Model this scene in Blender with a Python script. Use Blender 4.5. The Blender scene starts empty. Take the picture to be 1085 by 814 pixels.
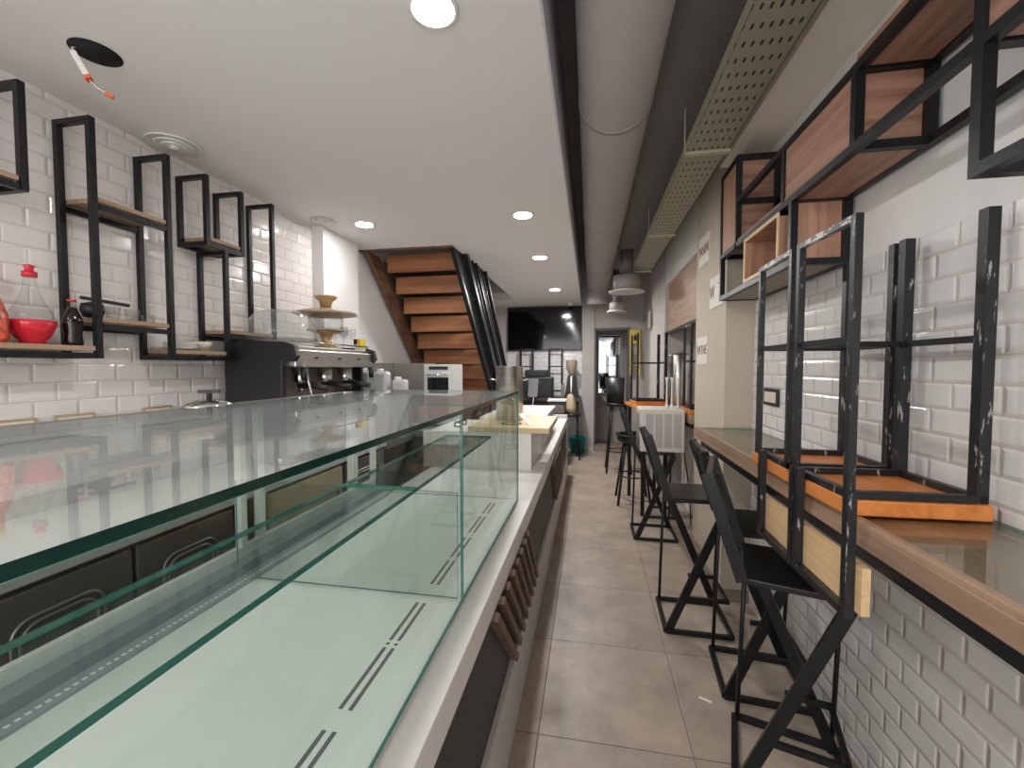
import bpy, math, random
from mathutils import Vector, Matrix
random.seed(7)
S = bpy.context.scene
COL = S.collection
PI = math.pi

# ------------------------------------------------------------------ camera
cam_d = bpy.data.cameras.new('camera')
cam = bpy.data.objects.new('camera', cam_d); COL.objects.link(cam)
cam_d.sensor_width = 36.0
cam_d.lens = 450.0 * 36.0 / 1085.0
cam_d.clip_start = 0.02
cam.location = (0, 0, 1.5)
cam.rotation_euler = (math.radians(90 - 2.29), 0, math.radians(10.38))
S.camera = cam

# ------------------------------------------------------------------ world, daylight, exposure
S.view_settings.view_transform = 'Standard'
S.view_settings.look = 'None'
S.view_settings.gamma = 1.0
S.view_settings.use_curve_mapping = False
S.view_settings.exposure = -0.2
w = bpy.data.worlds.new('daylight'); S.world = w; w.use_nodes = True
bg = w.node_tree.nodes['Background']
bg.inputs[0].default_value = (0.86, 0.93, 1.0, 1); bg.inputs[1].default_value = 1.0

def area(name, loc, rot, sx, sy, power, col=(1, 1, 1)):
    l = bpy.data.lights.new(name, 'AREA'); l.shape = 'RECTANGLE'; l.size = sx; l.size_y = sy
    l.energy = power; l.color = col
    o = bpy.data.objects.new(name, l); COL.objects.link(o); o.location = loc; o.rotation_euler = rot
    return o
# daylight through the open shop front behind the camera
area('shopfront_daylight', (-0.5, -2.3, 1.5), (PI / 2 + .12, 0, 0), 3.1, 2.4, 95, (1.0, 0.97, 0.93))
LAMP_W = 88.0          # strength of each ceiling downlight

# ------------------------------------------------------------------ materials
def s2l(c):
    return tuple(((x / 255) / 12.92 if x / 255 <= .04045 else ((x / 255 + .055) / 1.055) ** 2.4) for x in c)
def nodes(name):
    m = bpy.data.materials.new(name); m.use_nodes = True
    nt = m.node_tree
    return m, nt, nt.nodes['Principled BSDF'], nt.nodes['Material Output']
def plain(name, rgb, rough=.5, metal=0.0, noise=0.0, nscale=30.0, bump=0.0, spec=.5, stretch=(1, 1, 1)):
    m, nt, p, out = nodes(name); c = s2l(rgb)
    p.inputs['Roughness'].default_value = rough; p.inputs['Metallic'].default_value = metal
    p.inputs['Specular IOR Level'].default_value = spec
    tc = nt.nodes.new('ShaderNodeTexCoord'); mp = nt.nodes.new('ShaderNodeMapping')
    mp.inputs['Scale'].default_value = stretch
    nt.links.new(tc.outputs['Object'], mp.inputs[0])
    nz = nt.nodes.new('ShaderNodeTexNoise'); nz.inputs['Scale'].default_value = nscale; nz.inputs['Detail'].default_value = 5
    nt.links.new(mp.outputs[0], nz.inputs['Vector'])
    rp = nt.nodes.new('ShaderNodeValToRGB')
    k = noise
    rp.color_ramp.elements[0].color = (*[x * (1 - k) for x in c], 1); rp.color_ramp.elements[0].position = .3
    rp.color_ramp.elements[1].color = (*[min(1, x * (1 + k)) for x in c], 1); rp.color_ramp.elements[1].position = .7
    nt.links.new(nz.outputs['Fac'], rp.inputs[0]); nt.links.new(rp.outputs[0], p.inputs['Base Color'])
    if bump:
        b = nt.nodes.new('ShaderNodeBump'); b.inputs['Strength'].default_value = bump; b.inputs['Distance'].default_value = .003
        nt.links.new(nz.outputs['Fac'], b.inputs['Height']); nt.links.new(b.outputs[0], p.inputs['Normal'])
    return m
def wood(name, light, dark, axis='Y', rough=.5, scale=1.0):
    m, nt, p, out = nodes(name); p.inputs['Roughness'].default_value = rough
    tc = nt.nodes.new('ShaderNodeTexCoord'); mp = nt.nodes.new('ShaderNodeMapping')
    sc = {'X': (1.2, 22, 22), 'Y': (22, 1.2, 22), 'Z': (22, 22, 1.2)}[axis]
    mp.inputs['Scale'].default_value = [v * scale for v in sc]
    nt.links.new(tc.outputs['Object'], mp.inputs[0])
    n1 = nt.nodes.new('ShaderNodeTexNoise'); n1.inputs['Scale'].default_value = 1.0; n1.inputs['Detail'].default_value = 7
    n1.inputs['Roughness'].default_value = .62; n1.inputs['Distortion'].default_value = .6
    nt.links.new(mp.outputs[0], n1.inputs['Vector'])
    rp = nt.nodes.new('ShaderNodeValToRGB'); e = rp.color_ramp.elements
    e[0].position = .33; e[0].color = (*s2l(dark), 1); e[1].position = .62; e[1].color = (*s2l(light), 1)
    nt.links.new(n1.outputs['Fac'], rp.inputs[0]); nt.links.new(rp.outputs[0], p.inputs['Base Color'])
    b = nt.nodes.new('ShaderNodeBump'); b.inputs['Strength'].default_value = .15; b.inputs['Distance'].default_value = .002
    nt.links.new(n1.outputs['Fac'], b.inputs['Height']); nt.links.new(b.outputs[0], p.inputs['Normal'])
    return m
def tile(name, u, v, bw, rh, mortar, c1, c2, cm, offset=.5, rough=.15, bevel=.012, bstr=.6, shift=(0, 0), noise=0.0, mix=None):
    m, nt, p, out = nodes(name); p.inputs['Roughness'].default_value = rough
    tc = nt.nodes.new('ShaderNodeTexCoord'); sp = nt.nodes.new('ShaderNodeSeparateXYZ'); cb = nt.nodes.new('ShaderNodeCombineXYZ')
    nt.links.new(tc.outputs['Object'], sp.inputs[0])
    for k, (ax, sh) in enumerate(((u, shift[0]), (v, shift[1]))):
        a = nt.nodes.new('ShaderNodeMath'); a.operation = 'ADD'; a.inputs[1].default_value = sh
        nt.links.new(sp.outputs[ax], a.inputs[0]); nt.links.new(a.outputs[0], cb.inputs[k])
    def brick(ms, sm):
        b = nt.nodes.new('ShaderNodeTexBrick'); b.offset = offset; b.inputs['Scale'].default_value = 1.0
        b.inputs['Brick Width'].default_value = bw; b.inputs['Row Height'].default_value = rh
        b.inputs['Mortar Size'].default_value = ms; b.inputs['Mortar Smooth'].default_value = sm
        b.inputs['Color1'].default_value = (*s2l(c1), 1); b.inputs['Color2'].default_value = (*s2l(c2), 1)
        b.inputs['Mortar'].default_value = (*s2l(cm), 1); nt.links.new(cb.outputs[0], b.inputs['Vector'])
        return b
    b1 = brick(mortar, .1)
    col = b1.outputs['Color']
    if noise:
        nz = nt.nodes.new('ShaderNodeTexNoise'); nz.inputs['Scale'].default_value = 3.2; nz.inputs['Detail'].default_value = 9
        nz.inputs['Roughness'].default_value = .65; nt.links.new(tc.outputs['Object'], nz.inputs['Vector'])
        rp = nt.nodes.new('ShaderNodeValToRGB'); e = rp.color_ramp.elements
        e[0].position = .32; e[0].color = (1 - noise,) * 3 + (1,); e[1].position = .68; e[1].color = (1 + noise * .55,) * 3 + (1,)
        nt.links.new(nz.outputs['Fac'], rp.inputs[0])
        mx = nt.nodes.new('ShaderNodeMix'); mx.data_type = 'RGBA'; mx.blend_type = 'MULTIPLY'; mx.inputs[0].default_value = 1
        nt.links.new(col, mx.inputs[6]); nt.links.new(rp.outputs[0], mx.inputs[7]); col = mx.outputs[2]
    nt.links.new(col, p.inputs['Base Color'])
    b2 = brick(bevel, 1.0)
    iv = nt.nodes.new('ShaderNodeMath'); iv.operation = 'SUBTRACT'; iv.inputs[0].default_value = 1
    nt.links.new(b2.outputs['Fac'], iv.inputs[1])
    bp = nt.nodes.new('ShaderNodeBump'); bp.inputs['Strength'].default_value = bstr; bp.inputs['Distance'].default_value = .004
    nt.links.new(iv.outputs[0], bp.inputs['Height']); nt.links.new(bp.outputs[0], p.inputs['Normal'])
    return m
def glass(name, tint, ior=1.5, gloss=.02, haze=0.0):
    m = bpy.data.materials.new(name); m.use_nodes = True; nt = m.node_tree; nt.nodes.clear()
    out = nt.nodes.new('ShaderNodeOutputMaterial'); mix = nt.nodes.new('ShaderNodeMixShader')
    tr = nt.nodes.new('ShaderNodeBsdfTransparent'); tr.inputs[0].default_value = (*tint, 1)
    gl = nt.nodes.new('ShaderNodeBsdfGlossy'); gl.inputs['Roughness'].default_value = gloss
    fr = nt.nodes.new('ShaderNodeFresnel'); ge = nt.nodes.new('ShaderNodeNewGeometry')
    mi = nt.nodes.new('ShaderNodeMix'); mi.data_type = 'FLOAT'
    mi.inputs[2].default_value = ior; mi.inputs[3].default_value = 1 / ior
    nt.links.new(ge.outputs['Backfacing'], mi.inputs[0]); nt.links.new(mi.outputs[0], fr.inputs['IOR'])
    nt.links.new(fr.outputs[0], mix.inputs[0]); nt.links.new(tr.outputs[0], mix.inputs[1]); nt.links.new(gl.outputs[0], mix.inputs[2])
    last = mix.outputs[0]
    if haze:
        df = nt.nodes.new('ShaderNodeBsdfDiffuse'); df.inputs[0].default_value = (.8, .84, .84, 1)
        nz = nt.nodes.new('ShaderNodeTexNoise'); nz.inputs['Scale'].default_value = 4; nz.inputs['Detail'].default_value = 6
        tc = nt.nodes.new('ShaderNodeTexCoord'); nt.links.new(tc.outputs['Object'], nz.inputs['Vector'])
        mr = nt.nodes.new('ShaderNodeMapRange'); mr.inputs[3].default_value = haze * .6; mr.inputs[4].default_value = haze * 1.4
        nt.links.new(nz.outputs['Fac'], mr.inputs[0])
        m2 = nt.nodes.new('ShaderNodeMixShader'); nt.links.new(mr.outputs[0], m2.inputs[0])
        nt.links.new(last, m2.inputs[1]); nt.links.new(df.outputs[0], m2.inputs[2]); last = m2.outputs[0]
    nt.links.new(last, out.inputs[0])
    return m
def emit(name, rgb, strength):
    m = bpy.data.materials.new(name); m.use_nodes = True; nt = m.node_tree; nt.nodes.clear()
    out = nt.nodes.new('ShaderNodeOutputMaterial'); e = nt.nodes.new('ShaderNodeEmission')
    e.inputs[0].default_value = (*rgb, 1); e.inputs[1].default_value = strength
    nt.links.new(e.outputs[0], out.inputs[0]); return m
def scratched(name, base, bare, amount=.5, scale=38, stretch=(1, 1, .35)):
    m, nt, p, out = nodes(name); p.inputs['Roughness'].default_value = .42
    tc = nt.nodes.new('ShaderNodeTexCoord'); mp = nt.nodes.new('ShaderNodeMapping'); mp.inputs['Scale'].default_value = stretch
    nt.links.new(tc.outputs['Object'], mp.inputs[0])
    nz = nt.nodes.new('ShaderNodeTexNoise'); nz.inputs['Scale'].default_value = scale; nz.inputs['Detail'].default_value = 6
    nz.inputs['Roughness'].default_value = .7; nt.links.new(mp.outputs[0], nz.inputs['Vector'])
    rp = nt.nodes.new('ShaderNodeValToRGB'); e = rp.color_ramp.elements
    e[0].position = amount; e[0].color = (*s2l(base), 1); e[1].position = amount + .03; e[1].color = (*s2l(bare), 1)
    nt.links.new(nz.outputs['Fac'], rp.inputs[0]); nt.links.new(rp.outputs[0], p.inputs['Base Color'])
    return m
def perforated(name, rgb, du, dv, wu, wv, dark=(25, 25, 22), metal=.3, rough=.5):
    m, nt, p, out = nodes(name); p.inputs['Roughness'].default_value = rough; p.inputs['Metallic'].default_value = metal
    tc = nt.nodes.new('ShaderNodeTexCoord'); sp = nt.nodes.new('ShaderNodeSeparateXYZ'); nt.links.new(tc.outputs['Object'], sp.inputs[0])
    masks = []
    for ax, d, wd in ((0, du, wu), (1, dv, wv)):
        a = nt.nodes.new('ShaderNodeMath'); a.operation = 'DIVIDE'; a.inputs[1].default_value = d; nt.links.new(sp.outputs[ax], a.inputs[0])
        f = nt.nodes.new('ShaderNodeMath'); f.operation = 'FRACT'; nt.links.new(a.outputs[0], f.inputs[0])
        s = nt.nodes.new('ShaderNodeMath'); s.operation = 'SUBTRACT'; s.inputs[1].default_value = .5; nt.links.new(f.outputs[0], s.inputs[0])
        b = nt.nodes.new('ShaderNodeMath'); b.operation = 'ABSOLUTE'; nt.links.new(s.outputs[0], b.inputs[0])
        l = nt.nodes.new('ShaderNodeMath'); l.operation = 'LESS_THAN'; l.inputs[1].default_value = wd / d / 2; nt.links.new(b.outputs[0], l.inputs[0])
        masks.append(l)
    mu = nt.nodes.new('ShaderNodeMath'); mu.operation = 'MULTIPLY'; nt.links.new(masks[0].outputs[0], mu.inputs[0]); nt.links.new(masks[1].outputs[0], mu.inputs[1])
    mx = nt.nodes.new('ShaderNodeMix'); mx.data_type = 'RGBA'; mx.inputs[6].default_value = (*s2l(rgb), 1); mx.inputs[7].default_value = (*s2l(dark), 1)
    nt.links.new(mu.outputs[0], mx.inputs[0]); nt.links.new(mx.outputs[2], p.inputs['Base Color'])
    return m

M = {}
M['tile_left'] = tile('white_metro_tile', 1, 2, .15, .0755, .0018, (232, 226, 224), (228, 222, 220), (205, 190, 184), shift=(.05, -.004), bstr=.7)
M['tile_right'] = tile('white_metro_tile_right', 1, 2, .15, .0755, .0018, (230, 228, 227), (226, 224, 223), (208, 192, 184), shift=(.03, -.02), bstr=.85)
M['tile_back'] = tile('white_metro_tile_back', 0, 2, .15, .0755, .002, (214, 212, 212), (206, 204, 206), (170, 165, 165), bstr=.5)
M['floor'] = tile('greige_stone_tile', 0, 1, .602, .615, .0022, (169, 153, 139), (163, 148, 135), (100, 90, 82), offset=0.0, rough=.42,
                  bevel=.004, bstr=.3, shift=(.197, -.4405 + .615), noise=.3)
M['ceiling'] = plain('ceiling_white_paint', (226, 223, 220), .85)
M['ceiling_dark'] = plain('dark_grey_ceiling_paint', (132, 128, 128), .85, noise=.05, nscale=4)
M['fascia'] = plain('grey_fascia_paint', (200, 198, 206), .7)
M['white'] = plain('white_wall_paint', (228, 226, 226), .8)
M['beige'] = plain('beige_wall_paint', (197, 185, 169), .8, noise=.02, nscale=5)
M['upper'] = plain('beige_grey_paint', (238, 224, 209), .8, noise=.02, nscale=5)
M['greywall'] = plain('grey_wall_paint', (178, 172, 168), .8, noise=.03, nscale=4)
M['lintel'] = plain('pale_grey_paint', (206, 204, 200), .8)
M['skirting'] = plain('brown_stone_skirting', (140, 124, 110), .5, noise=.15, nscale=8)
M['black'] = plain('black_painted_steel', (23, 24, 27), .4, noise=.1, nscale=20, spec=.35)
M['blackwood'] = plain('black_lacquered_wood', (21, 22, 23), .35, spec=.35, noise=.15, nscale=12, stretch=(1, 1, 1))
M['worn'] = scratched('worn_black_steel', (25, 26, 30), (160, 158, 154), .615, 62, (1, 1, .22))
M['worn_more'] = scratched('bare_scraped_steel', (52, 53, 55), (172, 168, 160), .5, 30, (1, .4, 1))
M['wood_shelf'] = wood('oak_shelf_board', (176, 146, 120), (140, 110, 88), 'Y', .55)
M['wood_r'] = wood('reddish_walnut_panel', (172, 130, 110), (124, 88, 72), 'Y', .5)
M['wood_rx'] = wood('reddish_walnut_side_panel', (178, 134, 114), (126, 90, 74), 'X', .5)
M['wood_rz'] = wood('reddish_walnut_upright_panel', (186, 142, 118), (150, 110, 90), 'Z', .5)
M['wood_bar'] = wood('walnut_bar_wood', (174, 144, 120), (138, 110, 92), 'Y', .42)
M['wood_orange'] = wood('orange_varnished_wood', (222, 140, 72), (196, 112, 48), 'Y', .38)
M['wood_orange_x'] = wood('orange_varnished_wood_cross', (210, 128, 60), (180, 100, 40), 'X', .38)
M['wood_pale'] = wood('pale_pine_wood', (226, 192, 148), (204, 168, 122), 'Y', .5)
M['wood_board'] = wood('butcher_block', (222, 200, 160), (206, 180, 136), 'X', .5)
M['wood_stair'] = wood('pine_stair_board', (182, 122, 80), (134, 80, 48), 'X', .5, .6)
M['wood_dark'] = wood('dark_walnut_slat', (112, 90, 74), (74, 58, 48), 'Z', .5)
M['wood_string'] = wood('brown_stringer', (122, 88, 68), (88, 60, 46), 'Y', .5)
M['steel'] = plain('brushed_stainless_steel', (190, 188, 184), .28, 1.0, noise=.12, nscale=6, stretch=(1, 1, 8))
M['steel_dark'] = plain('dull_stainless_steel', (128, 122, 116), .42, .55, noise=.12, nscale=5)
M['steel_soft'] = plain('satin_steel_panel', (168, 164, 160), .38, .8, noise=.1, nscale=3)
M['chrome'] = plain('chrome', (220, 220, 220), .12, 1.0)
M['alu'] = plain('pale_aluminium', (206, 208, 204), .4, .3)
M['duct'] = plain('grey_painted_duct', (146, 140, 138), .55, noise=.05, nscale=3, spec=.3)
M['duct_dark'] = plain('dark_grey_duct', (112, 108, 106), .6, noise=.05, nscale=3)
M['tray'] = perforated('galvanised_perforated_tray', (152, 149, 132), .0295, .08, .0085, .026)
M['tray_edge'] = plain('galvanised_edge', (176, 172, 148), .5, .3)
M['counter'] = plain('white_solid_surface', (226, 222, 220), .3)
M['plinth'] = plain('grey_white_plinth', (196, 190, 186), .5)
M['panel_dark'] = plain('charcoal_panel', (46, 46, 46), .5, noise=.08)
M['deck'] = plain('white_display_deck', (206, 208, 205), .35)
M['slot'] = plain('dark_vent_slot', (84, 90, 88), .7)
M['strip'] = perforated('perforated_air_strip', (148, 156, 160), .05, .016, .009, .009, dark=(228, 232, 232), metal=.2)
M['strip_grey'] = plain('grey_rear_channel', (116, 126, 132), .5)
M['glass'] = glass('greenish_glass_pane', (.945, .975, .962), 1.2)
M['glass_hazed'] = glass('brightened_hazy_glass_top', (.93, .965, .95), 1.5, .02, .09)  # pale diffuse haze mixed in to brighten the glass top
M['plastic_clear'] = glass('hazy_clear_plastic', (.95, .955, .955), 1.45, .04, .1)
M['glass_top'] = glass('glass_table_top', (.93, .965, .95), 1.5)
M['glass_clear'] = glass('clear_glassware', (.955, .965, .965))
M['glass_edge'] = plain('green_glass_edge', (60, 122, 112), .15)
M['glass_edge_dark'] = plain('dark_green_glass_edge', (18, 58, 52), .12)
M['tan'] = plain('tan_laminate', (176, 164, 138), .5, noise=.1, nscale=5)
M['plastic_black'] = plain('black_plastic', (24, 25, 28), .42)
M['plastic_white'] = plain('white_plastic', (226, 224, 220), .45)
M['jug'] = plain('translucent_white_plastic', (188, 188, 190), .4)
M['ac'] = plain('white_appliance_plastic', (214, 208, 202), .5)
M['ac_grille'] = perforated('white_louvre_grille', (182, 176, 170), .3, .011, .3, .005, dark=(104, 100, 98), metal=0)
M['gold'] = plain('gold_lacquer', (184, 154, 106), .4, .35, noise=.15, nscale=15)
M['gold_pale'] = plain('pale_gold_plate', (186, 162, 138), .45, .15, noise=.15, nscale=12)
M['red'] = plain('red_glass', (206, 44, 58), .2)
M['red_floral'] = plain('red_floral_glass', (214, 92, 72), .25, noise=.6, nscale=40)
M['yellow'] = plain('yellow_plastic', (226, 196, 36), .45)
M['cola'] = plain('dark_cola_glass', (22, 16, 16), .1)
M['teal'] = plain('teal_plastic', (20, 132, 138), .4)
M['cloth'] = plain('beige_cloth', (188, 168, 140), .9, noise=.1, nscale=20)
M['paper'] = plain('white_sign_board', (226, 222, 212), .6)
M['ink'] = plain('dark_red_lettering', (120, 30, 36), .6)
M['screen'] = plain('glossy_black_screen', (12, 12, 15), .08)
M['hopper'] = plain('smoky_hopper_plastic', (150, 132, 118), .3)
M['mirror'] = plain('mirror', (172, 178, 188), .03, 1.0)
M['hole'] = plain('ceiling_void', (20, 20, 24), .9)
for _k, _f in enumerate((1.0, .5, 1.0, 2.2, 1.0, 1.0, 4.6)): M['lamp%d' % _k] = emit('downlight_led', (1.0, .98, .96), 3.4 * LAMP_W * _f)
M['orange_plastic'] = plain('orange_connector', (226, 96, 44), .5)
M['brass'] = plain('brass_trim', (196, 176, 146), .4, .5)
M['cream'] = plain('cream_plastic', (224, 214, 200), .5)
M['black_rubber'] = plain('black_cable', (20, 20, 20), .6)
M['crust'] = plain('bubbled_white_sheet', (206, 202, 200), .5, noise=.1, nscale=60, bump=.5)

# ------------------------------------------------------------------ mesh building helpers
ORG = {}
class MB:
    def __init__(s): s.v = []; s.f = []; s.mi = []; s.sm = []
    def add(s, vs, fs, mi=0, smooth=False):
        o = len(s.v); s.v += [tuple(v) for v in vs]
        for f in fs: s.f.append([i + o for i in f]); s.mi.append(mi); s.sm.append(smooth)
        return s
    def box(s, x0, x1, y0, y1, z0, z1, mi=0):
        x0, x1 = sorted((x0, x1)); y0, y1 = sorted((y0, y1)); z0, z1 = sorted((z0, z1))
        v = [(x, y, z) for z in (z0, z1) for y in (y0, y1) for x in (x0, x1)]
        return s.add(v, [(0, 2, 3, 1), (4, 5, 7, 6), (0, 1, 5, 4), (2, 6, 7, 3), (0, 4, 6, 2), (1, 3, 7, 5)], mi)
    def pane(s, x0, x1, y0, y1, z0, z1):          # box whose thin edge faces take material slot 1
        d = [abs(x1 - x0), abs(y1 - y0), abs(z1 - z0)]; t = d.index(min(d))
        x0, x1 = sorted((x0, x1)); y0, y1 = sorted((y0, y1)); z0, z1 = sorted((z0, z1))
        v = [(x, y, z) for z in (z0, z1) for y in (y0, y1) for x in (x0, x1)]
        fs = [((0, 2, 3, 1), 2), ((4, 5, 7, 6), 2), ((0, 1, 5, 4), 1), ((2, 6, 7, 3), 1), ((0, 4, 6, 2), 0), ((1, 3, 7, 5), 0)]
        o = len(s.v); s.v += v
        for f, ax in fs: s.f.append([i + o for i in f]); s.mi.append(0 if ax == t else 1); s.sm.append(False)
        return s
    def bar(s, p, q, w, h, up=(0, 0, 1), mi=0):    # rectangular bar p->q, w across, h along 'up'
        p = Vector(p); q = Vector(q); d = (q - p).normalized(); up = Vector(up)
        if abs(d.dot(up)) > .98: up = Vector((1, 0, 0))
        a = d.cross(up).normalized(); b = a.cross(d).normalized()
        v = []
        for c in (p, q):
            for i, j in ((-1, -1), (1, -1), (1, 1), (-1, 1)): v.append(c + a * (i * w / 2) + b * (j * h / 2))
        return s.add(v, [(3, 2, 1, 0), (4, 5, 6, 7), (0, 1, 5, 4), (1, 2, 6, 5), (2, 3, 7, 6), (3, 0, 4, 7)], mi)
    def tube(s, pts, r, n=10, mi=0, cap=True):
        pts = [Vector(p) for p in pts]; rs = r if isinstance(r, (list, tuple)) else [r] * len(pts)
        v = []; prev = None
        for i, p in enumerate(pts):
            d = ((pts[min(i + 1, len(pts) - 1)] - pts[max(i - 1, 0)])).normalized()
            if prev is None:
                a = d.cross(Vector((0, 0, 1)) if abs(d.z) < .9 else Vector((1, 0, 0))).normalized()
            else: a = (prev - d * prev.dot(d)).normalized()
            prev = a; b = d.cross(a)
            for k in range(n):
                t = 2 * PI * k / n; v.append(p + (a * math.cos(t) + b * math.sin(t)) * rs[i])
        fs = []
        for i in range(len(pts) - 1):
            for k in range(n): fs.append((i * n + k, i * n + (k + 1) % n, (i + 1) * n + (k + 1) % n, (i + 1) * n + k))
        s.add(v, fs, mi, True)
        if cap:
            o = len(s.v) - len(v)
            s.f.append([o + k for k in reversed(range(n))]); s.mi.append(mi); s.sm.append(False)
            m = (len(pts) - 1) * n
            s.f.append([o + m + k for k in range(n)]); s.mi.append(mi); s.sm.append(False)
        return s
    def lathe(s, prof, c=(0, 0, 0), n=24, mi=0, wav=None):      # prof: (r, z) from bottom to top
        v = []; fs = []
        for r, z in prof:
            for k in range(n):
                t = 2 * PI * k / n; rr = r * (1 + (wav * math.cos(8 * t) if wav and r > .05 else 0))
                v.append((c[0] + rr * math.cos(t), c[1] + rr * math.sin(t), c[2] + z))
        m = len(prof)
        for i in range(m - 1):
            for k in range(n): fs.append((i * n + k, i * n + (k + 1) % n, (i + 1) * n + (k + 1) % n, (i + 1) * n + k))
        s.add(v, fs, mi, True)
        o = len(s.v) - len(v)
        if prof[0][0] > 1e-4: s.f.append([o + k for k in reversed(range(n))]); s.mi.append(mi); s.sm.append(False)
        if prof[-1][0] > 1e-4: s.f.append([o + (m - 1) * n + k for k in range(n)]); s.mi.append(mi); s.sm.append(False)
        return s
    def prism(s, poly, ax, a, b, mi=0):            # polygon in the two other axes extruded along ax
        n = len(poly); v = []
        for t in (a, b):
            for p, q in poly:
                v.append({0: (t, p, q), 1: (p, t, q), 2: (p, q, t)}[ax])
        fs = [tuple(range(n)), tuple(reversed(range(n, 2 * n)))]
        for k in range(n): fs.append((k, k + n, (k + 1) % n + n, (k + 1) % n))
        return s.add(v, fs, mi)
    def build(s, name, mat, parent=None, bevel=0.0, local=False):
        me = bpy.data.meshes.new(name)
        off = Vector((0, 0, 0))
        if parent is not None and not local: off = ORG.get(parent.name, Vector((0, 0, 0)))
        me.from_pydata([Vector(v) - off for v in s.v], [], s.f)
        for m in (mat if isinstance(mat, (list, tuple)) else [mat]): me.materials.append(m)
        for p, mi, sm in zip(me.polygons, s.mi, s.sm): p.material_index = mi; p.use_smooth = sm
        me.update()
        import bmesh
        bm = bmesh.new(); bm.from_mesh(me); bmesh.ops.recalc_face_normals(bm, faces=bm.faces); bm.to_mesh(me); bm.free()
        o = bpy.data.objects.new(name, me); COL.objects.link(o)
        if parent is not None: o.parent = parent; ORG[o.name] = off
        if bevel:
            b = o.modifiers.new('bevel', 'BEVEL'); b.width = bevel; b.segments = 2; b.limit_method = 'ANGLE'
        return o
def B(*a): return MB().box(*a)
def tag(o, label, cat, group=None):
    o['label'] = label; o['category'] = cat
    if group: o['group'] = group
    return o
def thing(name, label, cat, loc=(0, 0, 0), rz=0, group=None):
    o = bpy.data.objects.new(name, None); o.empty_display_size = .05; COL.objects.link(o)
    o.location = loc; o.rotation_euler = (0, 0, rz); ORG[o.name] = Vector(loc)
    return tag(o, label, cat, group)
def solo(name, mb, mat, label, cat, loc, group=None, bevel=0.0):   # a thing that is one mesh, origin at its base
    e = bpy.data.objects.new('tmp', None); ORG['tmp_' + name] = Vector(loc)
    class P: pass
    mb2 = MB(); mb2.v = [Vector(v) - Vector(loc) for v in mb.v]; mb2.f = mb.f; mb2.mi = mb.mi; mb2.sm = mb.sm
    o = mb2.build(name, mat, None, bevel); o.location = loc
    bpy.data.objects.remove(e)
    return tag(o, label, cat, group)
def struct(name, mb, mat, parent=None, bevel=0.0):
    o = mb.build(name, mat, parent, bevel)
    if parent is None: o['kind'] = 'structure'
    return o
def dup(root, loc, rot=None, label=None):
    r = root.copy(); COL.objects.link(r); r.location = loc
    if rot is not None: r.rotation_euler = rot
    if label: r['label'] = label
    for ch in list(root.children):
        c = ch.copy(); COL.objects.link(c); c.parent = r
        for g in list(ch.children):
            d = g.copy(); COL.objects.link(d); d.parent = c
    return r
def lettering(name, text, size, mat, parent, loc, rot, ext=.001, sx=1.0):
    cu = bpy.data.curves.new(name, 'FONT'); cu.body = text; cu.size = size; cu.extrude = ext; cu.space_character = 1.12; cu.align_x = 'CENTER'; cu.align_y = 'CENTER'
    t = bpy.data.objects.new(name, cu); COL.objects.link(t)
    dg = bpy.context.evaluated_depsgraph_get(); me = bpy.data.meshes.new_from_object(t.evaluated_get(dg))
    bpy.data.objects.remove(t); me.materials.clear(); me.materials.append(mat)
    o = bpy.data.objects.new(name, me); COL.objects.link(o)
    o.parent = parent; o.location = Vector(loc) - ORG[parent.name]; o.rotation_euler = rot; o.scale = (sx, 1, 1)
    return o

# ================================================================== THE SETTING
XL, XR, YF, YB, ZC, ZT = -2.15, 1.01, -2.4, 7.75, 2.6, 3.08
struct('floor', B(-2.6, 1.6, YF, 9.0, -.08, 0), M['floor'])
struct('wall_left', B(XL - .12, XL - .01, YF, 8.0, 0, ZT + .3), M['white'])
struct('trim_1', B(XL - .01, XL, YF, 3.04, 0, ZC), M['tile_left'])            # left wall tiling
# pillar at the end of the left tiling and the reveal behind it
struct('trim_2', B(XL - .01, -2.06, 3.04, 3.55, 0, ZC), M['white'])
# dropped white ceiling around the stair opening
for bb in ((XL, -.15, YF, 3.72), (-1.23, -.15, 3.72, YB), (XL, -1.23, 6.9, YB)):
    struct('ceiling', B(*bb, ZC, ZC + .12), M['ceiling'])
struct('trim_3', B(-.158, -.149, YF, YB, ZC - .002, ZT), M['fascia'])            # side of the dropped ceiling
c = MB(); c.box(-.16, 1.6, YF, YB + .1, ZT, ZT + .1)
struct('ceiling_upper', c, M['ceiling_dark'])
# stair well above the opening
c = MB(); c.box(XL, -1.19, 3.68, 3.72, ZC + .12, 3.9); c.box(-1.23, -1.19, 3.72, 6.94, ZC + .12, 3.9); c.box(XL, -1.19, 6.9, 6.94, ZC + .12, 3.9)
c.box(XL - .1, -1.19, 3.68, 6.94, 3.9, 3.95); c.box(XL - .1, XL, 3.68, 6.94, ZC + .12, 3.9)
struct('trim_5', c, M['greywall'])
struct('trim_6', B(XL, -1.23, 3.721, 3.76, ZC - .012, ZC + .2), M['wood_string'])
# back wall with the washroom doorway
c = MB(); c.box(-2.3, .09, YB, YB + .12, 0, ZT); c.box(.66, 1.6, YB, YB + .12, 0, ZT); c.box(.09, .66, YB, YB + .12, 2.17, ZT)
struct('wall_back', c, M['greywall'])
struct('trim_7', B(-1.5, -.14, YB - .01, YB, 0, 1.8), M['tile_back'])
struct('trim_8', B(-.14, .075, YB - .05, YB, 0, ZT), M['greywall'])
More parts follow.
